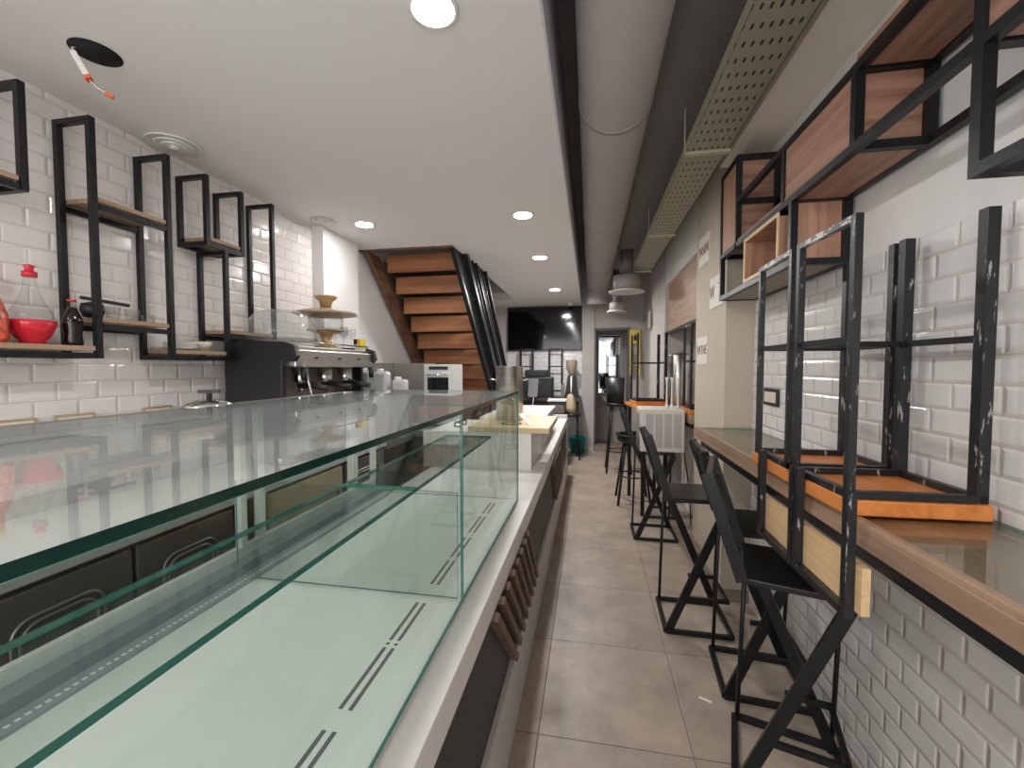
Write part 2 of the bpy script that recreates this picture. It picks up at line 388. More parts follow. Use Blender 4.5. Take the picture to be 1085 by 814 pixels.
# washroom beyond
c = MB(); c.box(-.1, 1.0, 8.72, 8.8, 0, 2.6); c.box(-.14, -.1, YB + .12, 8.8, 0, 2.6); c.box(1.0, 1.04, YB + .12, 8.8, 0, 2.6); c.box(-.14, 1.04, YB + .12, 8.8, 2.6, 2.66)
struct('trim_9', c, M['greywall'])
struct('trim_10', B(.09, .66, YB - .12, YB + .14, 0, .1), M['skirting'])
d = MB(); d.box(.075, .105, YB - .03, YB + .13, 0, 2.19); d.box(.645, .69, YB - .03, YB + .13, 0, 2.19); d.box(.105, .645, YB - .03, YB + .13, 2.15, 2.19)
struct('door_1', d, plain('dark_grey_frame', (88, 84, 84), .5))
# right wall: paint above, metro tiles below, beige strip over the shelves
struct('wall_right', B(XR, XR + .12, YF, 2.9, 0, ZT), M['white'])
struct('trim_11', B(XR - .008, XR, YF, 2.88, 0, 1.9), M['tile_right'])
struct('trim_12', B(.785, XR - .001, YF, 2.879, 2.735, ZT), M['upper'])
c = MB(); c.box(.839, 1.32, 2.88, 3.65, 0, ZT)
struct('wall_right_pillar', c, M['beige'])
c = MB(); c.box(.822, 1.0, 2.862, 3.66, 0, .075); c.box(.80, 1.0, 3.3, 3.67, 0, .12)
struct('baseboard_right', c, M['skirting'])
# recess beyond the pillar
struct('trim_13', B(.84, 1.2, 3.65, 5.1, 2.42, ZT), M['lintel'])
struct('trim_14', B(.84, 1.4, 5.1, 6.3, 0, ZT), M['greywall'])
struct('trim_15', B(1.2, 1.32, 3.65, 5.1, 0, 2.0), M['white'])
struct('trim_16', B(.875, .90, 3.651, 5.099, 1.9, 2.42), M['wood_bar'])
struct('trim_22', B(.86, .92, 3.651, 5.099, 1.87, 1.9), M['black'])
struct('trim_23', B(1.2, 1.32, 3.65, 5.1, 2.0, 2.6), M['white'])
struct('trim_17', B(1.02, 1.2, 3.65, 5.1, 0, .95), M['crust'])
struct('trim_18', B(.93, 1.05, 6.3, YB, 0, ZT), M['greywall'])

# ================================================================== CEILING SERVICES
t = thing('air_duct', 'fat round grey duct running along the dropped ceiling edge', 'duct', (.11, YF, 2.77))
m = MB(); pts = [(.11, YF, 2.77), (.11, 6.6, 2.77)]
for k in range(1, 9):
    a = k / 8 * PI / 2; pts.append((.11, 6.6 + .28 * math.sin(a), 2.77 - .28 * (1 - math.cos(a))))
m.tube(pts, .17, 36); m.build('duct_pipe', M['duct'], t)
for y in (.9, 2.1, 3.6, 5.2, 6.45):
    MB().tube([(.11, y - .012, 2.77), (.11, y + .012, 2.77)], .1735, 36).build('seam_ring', M['duct'], t)
struct('trim_21', B(.30, .80, YF, 6.9, 2.86, ZT - .001), M['duct_dark'])      # dark soffit above the cable tray
t = thing('ceiling_strut', 'grey metal strut bridging the soffit near the top of the photo', 'strut', (.42, 1.4, 2.82))
MB().bar((.34, 1.52, 2.835), (.48, 1.33, 2.835), .04, .03).build('strut_channel', M['duct'], t)
B(.46, .50, 1.30, 1.36, 2.80, 2.859).build('strut_foot', M['duct'], t)
t = thing('cable_tray', 'galvanised perforated cable tray hung under the dark ceiling', 'cable tray', (.59, YF, 2.62))
m = MB(); m.box(.487, .69, YF, 5.2, 2.618, 2.622); m.build('tray_base', M['tray'], t)
for x in (.487, .688): B(x - .001, x + .002, YF, 5.2, 2.618, 2.67).build('tray_side', M['tray_edge'], t)
for y in (2.38, 3.8, 5.18):
    B(.478, .70, y, y + .035, 2.604, 2.617).build('bracket', M['tray_edge'], t)
for y in (1.2, 2.4, 3.8, 5.0):
    for x in (.484, .693): MB().tube([(x, y + .017, 2.61), (x, y + .017, ZT)], .004, 6).build('hanger_rod', M['tray_edge'], t)

def hood(x, y, z, r, label):
    t = thing('ceiling_vent_hood', label, 'air vent', (x, y, z))
    k = r / .2
    MB().lathe([(.15 * k, .012), (.205 * k, .0), (.205 * k, .012), (.16 * k, .03)], (x, y, z), 32).build('rim', M['alu'], t)
    MB().lathe([(.155 * k, .02), (.155 * k, .19 * k), (.14 * k, .2 * k), (.06 * k, .2 * k)], (x, y, z), 32).build('drum', M['duct'], t)
    MB().tube([(x, y, z + .2 * k), (x, y, 2.859)], .085 * k, 20).build('neck', M['duct_dark'], t)
hood(.42, 5.2, 2.375, .2, 'larger grey drum-shaped vent outlet with a pale rim, nearer of two')
hood(.37, 6.2, 2.27, .135, 'smaller grey drum-shaped vent outlet behind the larger one')

lights = [(-.482, 1.286, 'round white downlight largest and nearest, at the top edge of the photo'),
          (-1.72, 3.067, 'round downlight on the left, near the white pillar and the stairs'),
          (-.485, 3.086, 'round downlight in the middle of the ceiling, second in its row'),
          (-.503, 4.298, 'small round downlight third in the row along the duct'),
          (-.485, -.55, 'added unseen downlight behind the camera over the display counter'),  # this and the next are unseen lamps added for extra light
          (-1.72, -.55, 'added unseen downlight behind the camera near the left tiles'),
          (-.497, 6.10, 'small round downlight farthest away, in front of the television')]
for _k, (x, y, lab) in enumerate(lights):
    t = thing('downlight', lab, 'ceiling light', (x, y, ZC), 0, 'recessed ceiling downlights')
    MB().lathe([(.062, -.002), (.074, -.006), (.08, -.001)], (x, y, ZC), 32).build('rim', M['plastic_white'], t)
    MB().lathe([(0.0, -.0045), (.064, -.004)], (x, y, ZC), 32).build('diffuser', M['lamp%d' % _k], t)
def diffuser(x, y, r, lab):
    t = thing('air_diffuser', lab, 'air vent', (x, y, ZC), 0, 'round ceiling air diffusers')
    for i, (a, b) in enumerate(((1.0, .8), (.72, .55), (.46, .3))):
        MB().lathe([(b * r, -.004 - .006 * i), (a * r, -.016 - .004 * i), (a * r * 1.02, -.008 - .004 * i), (b * r, -.001)], (x, y, ZC), 36).build('ring', M['plastic_white'], t)
    MB().lathe([(0, -.03), (.18 * r, -.026), (.2 * r, -.004)], (x, y, ZC), 24).build('core', M['plastic_white'], t)
diffuser(-2.02, 1.80, .115, 'round ceiling air diffuser above the black left-wall shelf frames')
diffuser(-1.98, 2.93, .085, 'round ceiling air diffuser beside the white pillar, far from camera')
# hole with the loose lamp driver
struct('trim_19', MB().lathe([(0, -.0015), (.072, -.001)], (-1.71, 1.245, ZC), 40), M['hole'])
t = thing('lamp_driver', 'white lamp driver dangling from the dark ceiling hole on its wires', 'lamp driver', (-1.72, 1.22, 2.47))
MB().bar((-1.743, 1.2, 2.575), (-1.718, 1.222, 2.505), .026, .018).build('driver_box', M['plastic_white'], t, .002)
MB().bar((-1.718, 1.222, 2.505), (-1.714, 1.225, 2.495), .027, .019).build('end_cap', M['orange_plastic'], t)
MB().tube([(-1.75, 1.21, 2.6), (-1.748, 1.2, 2.59), (-1.743, 1.2, 2.575)], .003, 6).build('supply_wire', M['plastic_white'], t)
MB().tube([(-1.714, 1.225, 2.495), (-1.70, 1.235, 2.475), (-1.68, 1.25, 2.462)], .0018, 6).build('lamp_wire', M['plastic_white'], t)
MB().bar((-1.68, 1.25, 2.462), (-1.664, 1.262, 2.452), .012, .012).build('connector', M['orange_plastic'], t)

# ================================================================== GLASS DISPLAY AND COUNTER
CX = -.30
t = thing('bar_counter', 'long white-topped front counter with charcoal panels and slanted wood slats', 'counter', (-.6, 2.5, 0))
B(-1.1, CX, -1.2, 5.9, .70, .795).build('worktop', M['counter'], t, .003)
B(-1.05, CX - .012, -1.15, 5.8, .3, .70).build('front_panel', M['panel_dark'], t)
B(-1.05, CX + .008, -1.2, 5.83, 0, .305).build('plinth', M['plinth'], t, .003)
B(-1.1, CX + .004, 5.83, 5.92, 0, .84).build('end_panel', M['plinth'], t, .003)
sl = None
spots = [1.30 + .1 * k for k in range(8)] + [3.45 + .1 * k for k in range(9)]
for k, y in enumerate(spots):
    if sl is None:
        sl = MB().bar((CX - .004, y, .698), (CX - .004, y + .385, .300), .028, .045, (1, 0, 0)).build('slat', M['wood_dark'], t); y0 = y
    else:
        c = sl.copy(); COL.objects.link(c); c.location.y = y - y0; c.parent = t
Z0, Z1, GX, GB, GE = .797, 1.375, -.366, -1.18, 2.185
t = thing('glass_display_case', 'long green-edged glass display case standing on the white counter', 'display case', (-.77, .8, Z0))
dk = B(GB, GX, -1.0, GE, Z0, Z0 + .006).build('deck', M['deck'], t)
G2 = [M['glass'], M['glass_edge']]
MB().pane(GX - .008, GX, -1.0, 1.192, Z0 + .007, Z1 - .013).build('front_pane', G2, t)
MB().pane(GX - .008, GX, 1.197, GE, Z0 + .007, Z1 - .013).build('front_pane', G2, t)
MB().pane(GB + .03, GX - .009, GE - .008, GE, Z0 + .007, Z1 - .013).build('end_pane', G2, t)
MB().pane(GB + .03, GX - .02, 1.2, 1.206, Z0 + .007, 1.125).build('divider_pane', G2, t)
MB().pane(GB, GX, -1.0, GE, Z1 - .012, Z1).build('top_pane', [M['glass_hazed'], M['glass_edge_dark']], t)
for a, b in ((-1.0, 1.185), (1.19, 2.15)):
    MB().pane(-.746, -.506, a, b, 1.128, 1.14).build('shelf_pane', [M['glass'], M['glass_edge']], t)
for y in (-.9, 0.35, 2.1):
    B(-.755, -.747, y, y + .04, 1.115, 1.127).build('shelf_clip', M['chrome'], t)
# rear rail, channel and perforated strip
B(GB, -1.125, -1.0, GE - .01, Z0 + .006, Z0 + .045).build('rear_channel', M['strip_grey'], t)
B(-1.125, -1.075, -1.0, GE - .01, Z0 + .006, Z0 + .014).build('air_strip', M['strip'], t)
B(GB - .02, GB - .001, -1.0, GE, Z0, Z0 + .08).build('rear_sill', M['alu'], t)
for y in (1.25, 1.335, 2.16, -.6):
    B(GB - .02, GB + .006, y, y + .024, Z0 + .08, Z1 - .013).build('rear_post', M['alu'], t)
segs = []
a = -.55
for y0, y1 in ((-.15, .16), (.2, .42), (.45, .71), (.762, .955), (.985, 1.16), (1.268, 1.44), (1.47, 1.65), (1.70, 1.90), (1.94, 2.10)):
    for x in (-.496, -.474): segs.append((x, y0, y1))
for x, y0, y1 in segs:
    MB().box(x - .0045, x + .0045, y0, y1, Z0 + .0062, Z0 + .0068).build('air_slot', M['slot'], dk)
for y in (.97, 1.455, 1.675):
    for x in (-.496, -.474):
        MB().lathe([(0, .0065), (.0045, .0065)], (x, y, Z0), 10).build('air_hole', M['slot'], dk)
for x, y in ((GX + .004, 2.1), (GX + .004, 1.17), (GX + .004, 1.22)):
    MB().tube([(x - .02, y, 1.335), (x, y, 1.335)], .009, 14).build('glass_clip', M['chrome'], t)
# steel ledge behind the glass top
t = thing('service_ledge', 'narrow stainless ledge along the rear edge of the glass display', 'ledge', (-1.27, .5, 0))
B(-1.36, GB - .022, -1.0, 2.2, 1.335, 1.362).build('ledge_top', M['steel_soft'], t, .002)
for y in (-.9, .6, 2.1): B(-1.30, -1.26, y, y + .04, 0, 1.335).build('leg', M['alu'], t)
# lid on the ledge
t = thing('pot_lid', 'steel pot lid with a black knob lying on the service ledge', 'lid', (-1.275, 1.235, 1.363))
MB().lathe([(.0, .004), (.078, .001), (.08, .006), (.06, .016), (.03, .026), (0, .029)], (-1.275, 1.235, 1.363), 32).build('lid_plate', M['chrome'], t)
m = MB(); m.lathe([(.009, .028), (.009, .045), (.013, .05)], (-1.275, 1.235, 1.363), 12); m.bar((-1.305, 1.222, 1.417), (-1.245, 1.248, 1.417), .014, .012)
m.build('knob', M['plastic_black'], t)

# raised block and butcher board at the far end
t = thing('counter_riser', 'white box riser on the counter just past the glass display', 'riser', (-.8, 3.1, .795))
B(-1.16, -.388, 2.835, 2.86, .796, 1.05).build('front_panel', M['counter'], t)
B(-1.12, -.392, 2.8601, 3.5, .796, 1.05).build('body', M['counter'], t)
solo('butcher_block', B(-.83, -.262, 2.822, 3.55, 1.051, 1.091), M['wood_board'], 'pale wooden butcher board lying on the white riser under the steel pot', 'cutting board', (-.55, 3.2, 1.051), None, .008)
t = thing('steel_pot', 'tall stainless pot standing on the pale butcher board', 'pot', (-.615, 3.25, 1.092))
MB().lathe([(.1, 0), (.105, .006), (.105, .41), (.108, .416), (.101, .416), (.101, .02), (0, .02)], (-.615, 3.25, 1.092), 40).build('pot_body', M['steel'], t)
for sx in (-1, 1):
    MB().tube([(-.615 + sx * .104, 3.25 - .03, 1.40), (-.615 + sx * .145, 3.25 - .03, 1.405), (-.615 + sx * .145, 3.25 + .03, 1.405), (-.615 + sx * .104, 3.25 + .03, 1.40)], .006, 8).build('handle', M['chrome'], t)
t = thing('tongs', 'steel tongs and loop of wire lying on the butcher board', 'tongs', (-.46, 2.98, 1.092))
for dx in (0, .02): MB().bar((-.52 + dx, 3.12, 1.15), (-.42 + dx * .3, 2.96, 1.10), .012, .004).build('arm', M['steel'], t)
MB().tube([(-.55 + .07 * math.cos(a / 10 * PI), 2.98 + .06 * math.sin(a / 10 * PI), 1.096) for a in range(0, 21)], .003, 6).build('wire_loop', M['black_rubber'], t)
t = thing('prep_counter', 'white square-topped block standing behind the butcher board', 'counter', (-.6, 4.2, .795))
B(-.92, -.40, 3.62, 4.8, .796, 1.03).build('body', M['plinth'], t)
B(-.95, -.38, 3.6, 4.85, 1.03, 1.06).build('top', M['counter'], t, .003)

# ================================================================== BACK COUNTER (LEFT WALL)
t = thing('back_worktop', 'long stainless worktop along the left wall behind the display', 'worktop', (-1.85, 1.5, .93))
B(-2.14, -1.545, -1.6, 3.04, .89, .93).build('top', M['alu'], t, .003)
B(-2.14, -2.12, -1.6, 3.04, .93, 1.0).build('upstand', M['steel_soft'], t)
def fridge(y0, y1, mat, lab, n=2):
    t = thing('undercounter_fridge', lab, 'fridge', (-1.85, (y0 + y1) / 2, 0), 0, 'cabinets under the back worktop')
    B(-2.12, -1.59, y0 + .003, y1 - .003, .08, .888).build('body', M['steel_dark'], t)
    B(-2.1, -1.62, y0 + .02, y1 - .02, 0, .08).build('plinth', M['plastic_black'], t)
    w = (y1 - y0) / n
    for k in range(n):
        a, b = y0 + k * w + .008, y0 + (k + 1) * w - .008
        d = B(-1.589, -1.556, a, b, .12, .87).build('door', mat, t, .004)
        for i, q in enumerate((0, .018)):
            ya, yb, za, zb = a + .09 + q, b - .09 - q, .3 + q, .79 - q
            r = .05; pts = []
            for cy, cz, a0 in ((yb - r, zb - r, 0), (ya + r, zb - r, 90), (ya + r, za + r, 180), (yb - r, za + r, 270)):
                for s_ in range(0, 91, 15):
                    an = math.radians(a0 + s_); pts.append((-1.554, cy + r * math.cos(an), cz + r * math.sin(an)))
            pts.append(pts[0]); MB().tube(pts, .005, 6, cap=False).build('embossed_ridge', M['steel_soft'], d)
fridge(-1.5, -.38, M['steel_dark'], 'dark steel undercounter fridge nearest the shop front')
fridge(-.37, .76, M['steel_dark'], 'dark steel undercounter fridge seen through the near end of the display')
fridge(.77, 1.62, M['steel_dark'], 'dark steel undercounter fridge with embossed doors left of the tan cabinet')
t = thing('tan_cabinet', 'tan laminate cabinet under the back worktop beside the steel fridges', 'cabinet', (-1.85, 2.15, 0))
B(-2.12, -1.58, 1.83, 2.47, .08, .888).build('body', M['tan'], t); B(-1.58, -1.556, 1.84, 2.46, .1, .87).build('door', M['tan'], t, .003)
B(-2.1, -1.62, 1.85, 2.45, 0, .08).build('plinth', M['plastic_black'], t)
MB().bar((-1.54, 2.38, .6), (-1.54, 2.38, .75), .012, .012).build('handle', M['chrome'], t)
fridge(2.49, 3.03, M['steel_dark'], 'dark steel undercounter cabinet beneath the coffee machine', 1)

# espresso machine, its side panel faces the shop front
t = thing('espresso_machine', 'black and chrome espresso machine standing on the back worktop', 'coffee machine', (-1.82, 2.6, .93))
ya, yb, xa, xb = 2.1, 3.02, -2.06, -1.6
m = MB()
prof = [(xa, 1.54), (xb - .02, 1.53), (xb + .005, 1.56), (xb - .01, 1.62), (xb - .08, 1.642), (xa + .04, 1.655), (xa, 1.63)]
m.prism(prof, 1, ya, ya + .035); m.prism([(xa, .99), (-1.70, .99), (-1.69, 1.02), (-1.69, 1.54), (xa, 1.55)], 1, ya, ya + .035)
m.build('side_panel', M['plastic_black'], t, .004)
m = MB(); m.prism(prof, 1, yb - .03, yb); m.prism([(xa, .99), (-1.72, .99), (-1.72, 1.54), (xa, 1.55)], 1, yb - .03, yb); m.build('side_panel', M['plastic_black'], t, .004)
B(xa + .01, -1.86, ya + .036, yb - .031, 1.0, 1.6).build('body', M['steel_dark'], t)
B(-1.86, -1.63, ya + .036, yb - .031, 1.5, 1.6).build('control_panel', M['steel'], t, .006)
B(-1.86, -1.62, ya + .036, yb - .031, 1.0, 1.07).build('drip_tray', M['steel_dark'], t)
B(xa + .02, -1.66, ya + .036, yb - .031, 1.602, 1.622).build('cup_tray', M['steel'], t, .003)
MB().tube([(-1.66, ya + .04, 1.65), (-1.66, yb - .04, 1.65)], .006, 8).build('cup_rail', M['chrome'], t)
for k in range(3):
    y = ya + .22 + .24 * k
    g = MB().lathe([(.045, 1.4), (.05, 1.42), (.05, 1.5)], (-1.74, y, 0), 20).build('group_head', M['chrome'], t)
    MB().tube([(-1.74, y, 1.4), (-1.64, y, 1.385), (-1.55, y, 1.37)], [.035, .016, .018], 10).build('portafilter', M['plastic_black'], g)
    MB().tube([(-1.74, y, 1.4), (-1.74, y, 1.345)], .015, 8).build('spout', M['chrome'], g)
    MB().lathe([(.0, -.002), (.012, 0), (.012, .01)], (-1.628, y, 1.55), 10).build('button', M['plastic_black'], t)
for y in (ya + .09, yb - .07):
    MB().tube([(-1.62, y, 1.54), (-1.6, y + .005, 1.44), (-1.585, y + .03, 1.31), (-1.58, y + .04, 1.24)], .006, 8).build('steam_wand', M['chrome'], t)
    MB().tube([(-1.62, y, 1.50), (-1.612, y, 1.42)], .018, 10).build('wand_grip', M['plastic_black'], t)
for x in (xa + .06, -1.76):
    for y in (ya + .06, yb - .06): MB().lathe([(.025, .001), (.02, .06)], (x, y, .93), 12).build('foot', M['chrome'], t)
ZM = 1.623
t = thing('cake_dome', 'large clear plastic cake dome on the near end of the coffee machine', 'cake dome', (-1.86, 2.32, 1.658))
MB().lathe([(.195, .001), (.195, .06), (.185, .11), (.15, .16), (.09, .185), (.0, .195)], (-1.86, 2.32, 1.658), 40).build('dome', M['plastic_clear'], t)
MB().lathe([(.205, .0), (.205, .012), (.19, .014)], (-1.86, 2.32, 1.658), 40).build('rim', M['glass_clear'], t)
t = thing('cake_stand', 'gold footed cake stand with a glass bowl cover on the coffee machine', 'cake stand', (-1.83, 2.72, ZM))
cs = (-1.83, 2.72, ZM)
MB().lathe([(.1, 0), (.1, .01), (.05, .03), (.03, .07), (.045, .11), (.1, .122)], cs, 28).build('foot', M['gold'], t)
MB().lathe([(.08, .124), (.125, .13), (.125, .14), (0, .141)], cs, 28).build('plate', M['gold_pale'], t)
MB().lathe([(.115, .142), (.118, .2), (.112, .24), (.11, .2), (.108, .143)], cs, 28).build('glass_bowl', M['glass_clear'], t)
t = thing('gold_dish', 'wavy-rimmed gold footed dish resting upside-down on the glass bowl', 'dish', (-1.83, 2.72, ZM + .242))
MB().lathe([(.205, .0), (.21, .012), (.12, .035), (.05, .045), (.04, .046)], (-1.83, 2.72, ZM + .242), 48, 0, .04).build('dish', M['gold_pale'], t)
MB().lathe([(.035, .046), (.042, .09), (.07, .12), (.075, .13), (.0, .12)], (-1.83, 2.72, ZM + .242), 32, 0, .06).build('foot', M['gold'], t)
g0 = None
for k, (x, y, h) in enumerate(((-1.72, 2.86, .15), (-1.79, 2.875, .17), (-1.90, 2.93, .16), (-1.84, 2.945, .16), (-1.98, 2.9, .16))):
    m = MB().lathe([(.03, 0), (.03, .004), (.004, .008), (.004, h * .5), (.03, h * .62), (.034, h * .8), (.028, h), (.026, h), (.031, h * .8), (.0, h * .56)], (x, y, ZM), 16)
    solo('wine_glass', m, M['plastic_clear'], 'clear stem glass among the cluster behind the gold cake stand', 'glass', (x, y, ZM), 'clear stem glasses behind the cake stand')
t = thing('tea_box', 'small white, black and yellow box on the far end of the coffee machine', 'box', (-1.70, 3.0, ZM))
B(-1.73, -1.68, 2.915, 2.985, ZM, ZM + .06).build('box', M['plastic_white'], t)
B(-1.705, -1.679, 2.912, 2.987, ZM + .03, ZM + .085).build('flap', M['yellow'], t)
B(-1.735, -1.71, 2.913, 2.986, ZM + .045, ZM + .085).build('black_flap', M['plastic_black'], t)
# white plastic jugs and kitchen equipment beyond
for k, (x, y, h, lab) in enumerate(((-1.80, 3.2, .54, 'white plastic jug left of three, beside the coffee machine'), (-1.655, 3.2, .535, 'middle white plastic jug of three beside the coffee machine'), (-1.51, 3.22, .47, 'shortest white plastic jug, right of three by the coffee machine'))):
    t = thing('plastic_jug', lab, 'jug', (x, y, .93), 0, 'white plastic jugs')
    B(x - .056, x + .056, y - .05, y + .05, .931, .93 + h).build('jug_body', M['jug'], t, .022)
    MB().lathe([(.026, h), (.026, h + .02)], (x - .02, y, .93), 14).build('cap', M['plastic_white'], t)
t = thing('kitchen_counter', 'stainless counter with a tall steel splashback in front of the stairs', 'counter', (-1.7, 3.8, 0))
B(-2.05, -1.2, 3.56, 4.3, .88, .93).build('top', M['steel_soft'], t); B(-2.0, -1.25, 3.6, 4.25, 0, .88).build('body', M['steel_dark'], t)
B(-2.05, -1.6, 4.22, 4.24, .93, 1.54).build('splashback', M['steel_soft'], t)
B(-2.09, -2.055, 3.56, 4.24, .93, 1.54).build('side_splashback', M['steel_soft'], t)
struct('trim_20', B(-2.06 - .09, -1.545, 3.045, 3.55, .86, .929), M['steel_soft'])
t = thing('counter_oven', 'small steel oven with a dark window in front of the stair boards', 'oven', (-1.43, 4.0, .931))
B(-1.585, -1.285, 3.9, 4.2, .94, 1.525).build('body', M['alu'], t, .006)
d = B(-1.565, -1.305, 3.885, 3.899, .96, 1.45).build('door', M['alu'], t, .004)
B(-1.54, -1.33, 3.88, 3.8845, 1.0, 1.40).build('window', M['screen'], d)
MB().tube([(-1.54, 3.865, 1.425), (-1.33, 3.865, 1.425)], .009, 10).build('handle', M['chrome'], d)
B(-1.53, -1.34, 3.892, 3.899, 1.475, 1.505).build('control_panel', M['plastic_black'], t)
for x in (-1.57, -1.3): 
    for y in (3.92, 4.18): MB().lathe([(.012, 0), (.012, .009)], (x + (.02 if x < -1.4 else -.02), y, .931), 10).build('foot', M['plastic_black'], t)
# wall sockets above the worktop
for k, (y, lab) in enumerate(((1.23, 'cream wall socket plate low on the tiles, nearest the camera'), (1.43, 'cream wall socket plate low on the tiles, middle one'), (1.78, 'cream wall socket plate low on the tiles, near the pot lid'))):
    t = thing('wall_socket', lab, 'socket', (XL, y, 1.27), 0, 'sockets along the left tiles')
    B(XL + .0005, XL + .008, y - .075, y + .075, 1.222, 1.302).build('plate', M['brass'], t, .003)
    B(XL + .008, XL + .012, y - .062, y + .062, 1.235, 1.292).build('insert', M['cream'], t, .002)
    for q in (-.03, .03): MB().tube([(XL + .008, y + q, 1.266), (XL + .014, y + q, 1.266)], .016, 14).build('outlet', M['cream'], t)

# ------------------------------------------------------------------ black shelves on the left wall
BW = .022
def rect_frame(m, y, x0, x1, z0, z1, w=BW):
    m.box(x0, x0 + w, y - w / 2, y + w / 2, z0, z1); m.box(x1 - w, x1, y - w / 2, y + w / 2, z0, z1)
    m.box(x0 + w, x1 - w, y - w / 2, y + w / 2, z1 - w, z1); m.box(x0 + w, x1 - w, y - w / 2, y + w / 2, z0, z0 + w)
def rails(m, y0, y1, x0, x1, z, w=BW):
    for x in (x0, x1 - w): m.box(x, x + w, y0, y1, z, z + w)
X0, X1 = XL + .002, -1.962
t = thing('wall_shelf', 'large black steel wall shelf with wood boards above the coffee machine end', 'shelf', (-2.05, 1.8, 1.53))
m = MB()
rect_frame(m, 1.405, X0, X1, 1.535, 2.5); rect_frame(m, 1.715, X0, X1, 1.535, 2.5)
rect_frame(m, 1.925, X0, X1, 2.135, 2.5); rect_frame(m, 2.15, X0, X1, 2.135, 2.5)
rect_frame(m, 2.035, X0, X1, 1.535, 2.135); rect_frame(m, 2.39, X0, X1, 1.655, 2.52)
rails(m, .78, 1.39, X0, X1, 1.535); rails(m, 1.42, 1.70, X0, X1, 2.14); rails(m, 1.42, 1.70, X0, X1, 1.655)
rails(m, 1.73, 2.02, X0, X1, 1.535); rails(m, 1.94, 2.135, X0, X1, 2.135); rails(m, 2.05, 2.375, X0, X1, 1.655)
m.build('frame', M['black'], t)
for y0, y1, z in ((.78, 1.39, 1.566), (1.42, 1.70, 2.171), (1.42, 1.70, 1.686), (1.73, 2.02, 1.566), (1.94, 2.135, 2.166), (2.05, 2.375, 1.686)):
    B(X0 + .004, X1 - .004, y0, y1, z, z + .018).build('shelf_board', M['wood_shelf'], t)
t = thing('wall_shelf', 'black steel shelf frame cut off by the photo edge, upper left', 'shelf', (-2.05, 1.0, 2.12))
m = MB(); rect_frame(m, 1.19, X0, X1, 2.12, 2.5); rect_frame(m, .72, X0, X1, 2.12, 2.5); rails(m, .735, 1.175, X0, X1, 2.12)
m.build('frame', M['black'], t); B(X0 + .004, X1 - .004, .735, 1.175, 2.151, 2.169).build('shelf_board', M['wood_shelf'], t)
ZS = 1.585
def bottle_red(x, y):
    t = thing('liqueur_bottle', 'bulbous clear bottle with a red lower half and red stopper', 'bottle', (x, y, ZS))
    MB().lathe([(.036, .0), (.034, .012), (.05, .03), (.066, .07), (.067, .088)], (x, y, ZS), 28).build('red_base', M['red'], t)
    MB().lathe([(.067, .088), (.058, .115), (.036, .16), (.022, .2), (.018, .235), (.018, .25)], (x, y, ZS), 28).build('glass_body', M['glass_clear'], t)
    MB().lathe([(.021, .248), (.021, .268), (.012, .272), (.012, .282), (.018, .29), (.0, .296)], (x, y, ZS), 18).build('stopper', M['red'], t)
bottle_red(-2.045, 1.24)
x, y = -2.045, 1.12
t = thing('floral_bottle', 'red and orange patterned bottle with a yellow stopper at the left edge', 'bottle', (x, y, ZS))
MB().lathe([(.045, 0), (.052, .02), (.05, .1), (.035, .15), (.02, .19), (.018, .235)], (x, y, ZS), 24).build('body', M['red_floral'], t)
MB().lathe([(.022, .235), (.022, .26), (.0, .27)], (x, y, ZS), 16).build('stopper', M['yellow'], t)
x, y = -2.01, 1.345
t = thing('cola_bottle', 'dark cola bottle standing against the black shelf post', 'bottle', (x, y, ZS))
MB().lathe([(.028, 0), (.031, .01), (.027, .045), (.032, .08), (.03, .105), (.018, .135), (.013, .15)], (x, y, ZS), 22).build('bottle_body', M['cola'], t)
MB().lathe([(.013, .15), (.0125, .17), (.014, .172)], (x, y, ZS), 18).build('neck', M['glass_clear'], t)
MB().lathe([(.0145, .172), (.0145, .18), (.0, .181)], (x, y, ZS), 16).build('cap', M['red'], t)
ZS2 = 1.705
t = thing('black_ladle', 'black long-handled kitchen tool lying on the middle shelf board', 'utensil', (-2.05, 1.47, ZS2))
MB().lathe([(.0, .0), (.03, .004), (.04, .03), (.035, .06), (.0, .07)], (-2.06, 1.45, ZS2), 18).build('head', M['plastic_black'], t)
MB().bar((-2.09, 1.43, ZS2 + .085), (-2.04, 1.58, ZS2 + .07), .022, .012).build('handle', M['plastic_black'], t)
for k, (x, y, lab) in enumerate(((-2.07, 1.535, 'clear glass tumbler on the middle shelf board, left of three'), (-2.05, 1.60, 'clear glass tumbler on the middle shelf board, middle of three'), (-2.04, 1.665, 'clear glass dish on the middle shelf board, right of three'))):
    h = (.06, .055, .035)[k]
    solo('glass_tumbler', MB().lathe([(.022, 0), (.028, h), (.026, h), (.02, .006), (0, .006)], (x, y, ZS2), 18), M['glass_clear'], lab, 'glass', (x, y, ZS2), 'glassware on the middle shelf board')
for k in range(4):
    solo('white_plate', MB().lathe([(.03, 0), (.07, .008), (.072, .011), (.03, .004)], (-2.05, 1.83, ZS + .0085 * k), 28), M['plastic_white'],
         'white plate in the low stack on the bottom right shelf board', 'plate', (-2.05, 1.83, ZS + .0085 * k), 'stacked white plates')
solo('white_bowl', MB().lathe([(.03, 0), (.05, .03), (.055, .05), (.05, .05), (.03, .008), (0, .008)], (-2.06, 1.95, ZS), 24), M['cream'], 'cream bowl beside the stacked white plates', 'bowl', (-2.06, 1.95, ZS))

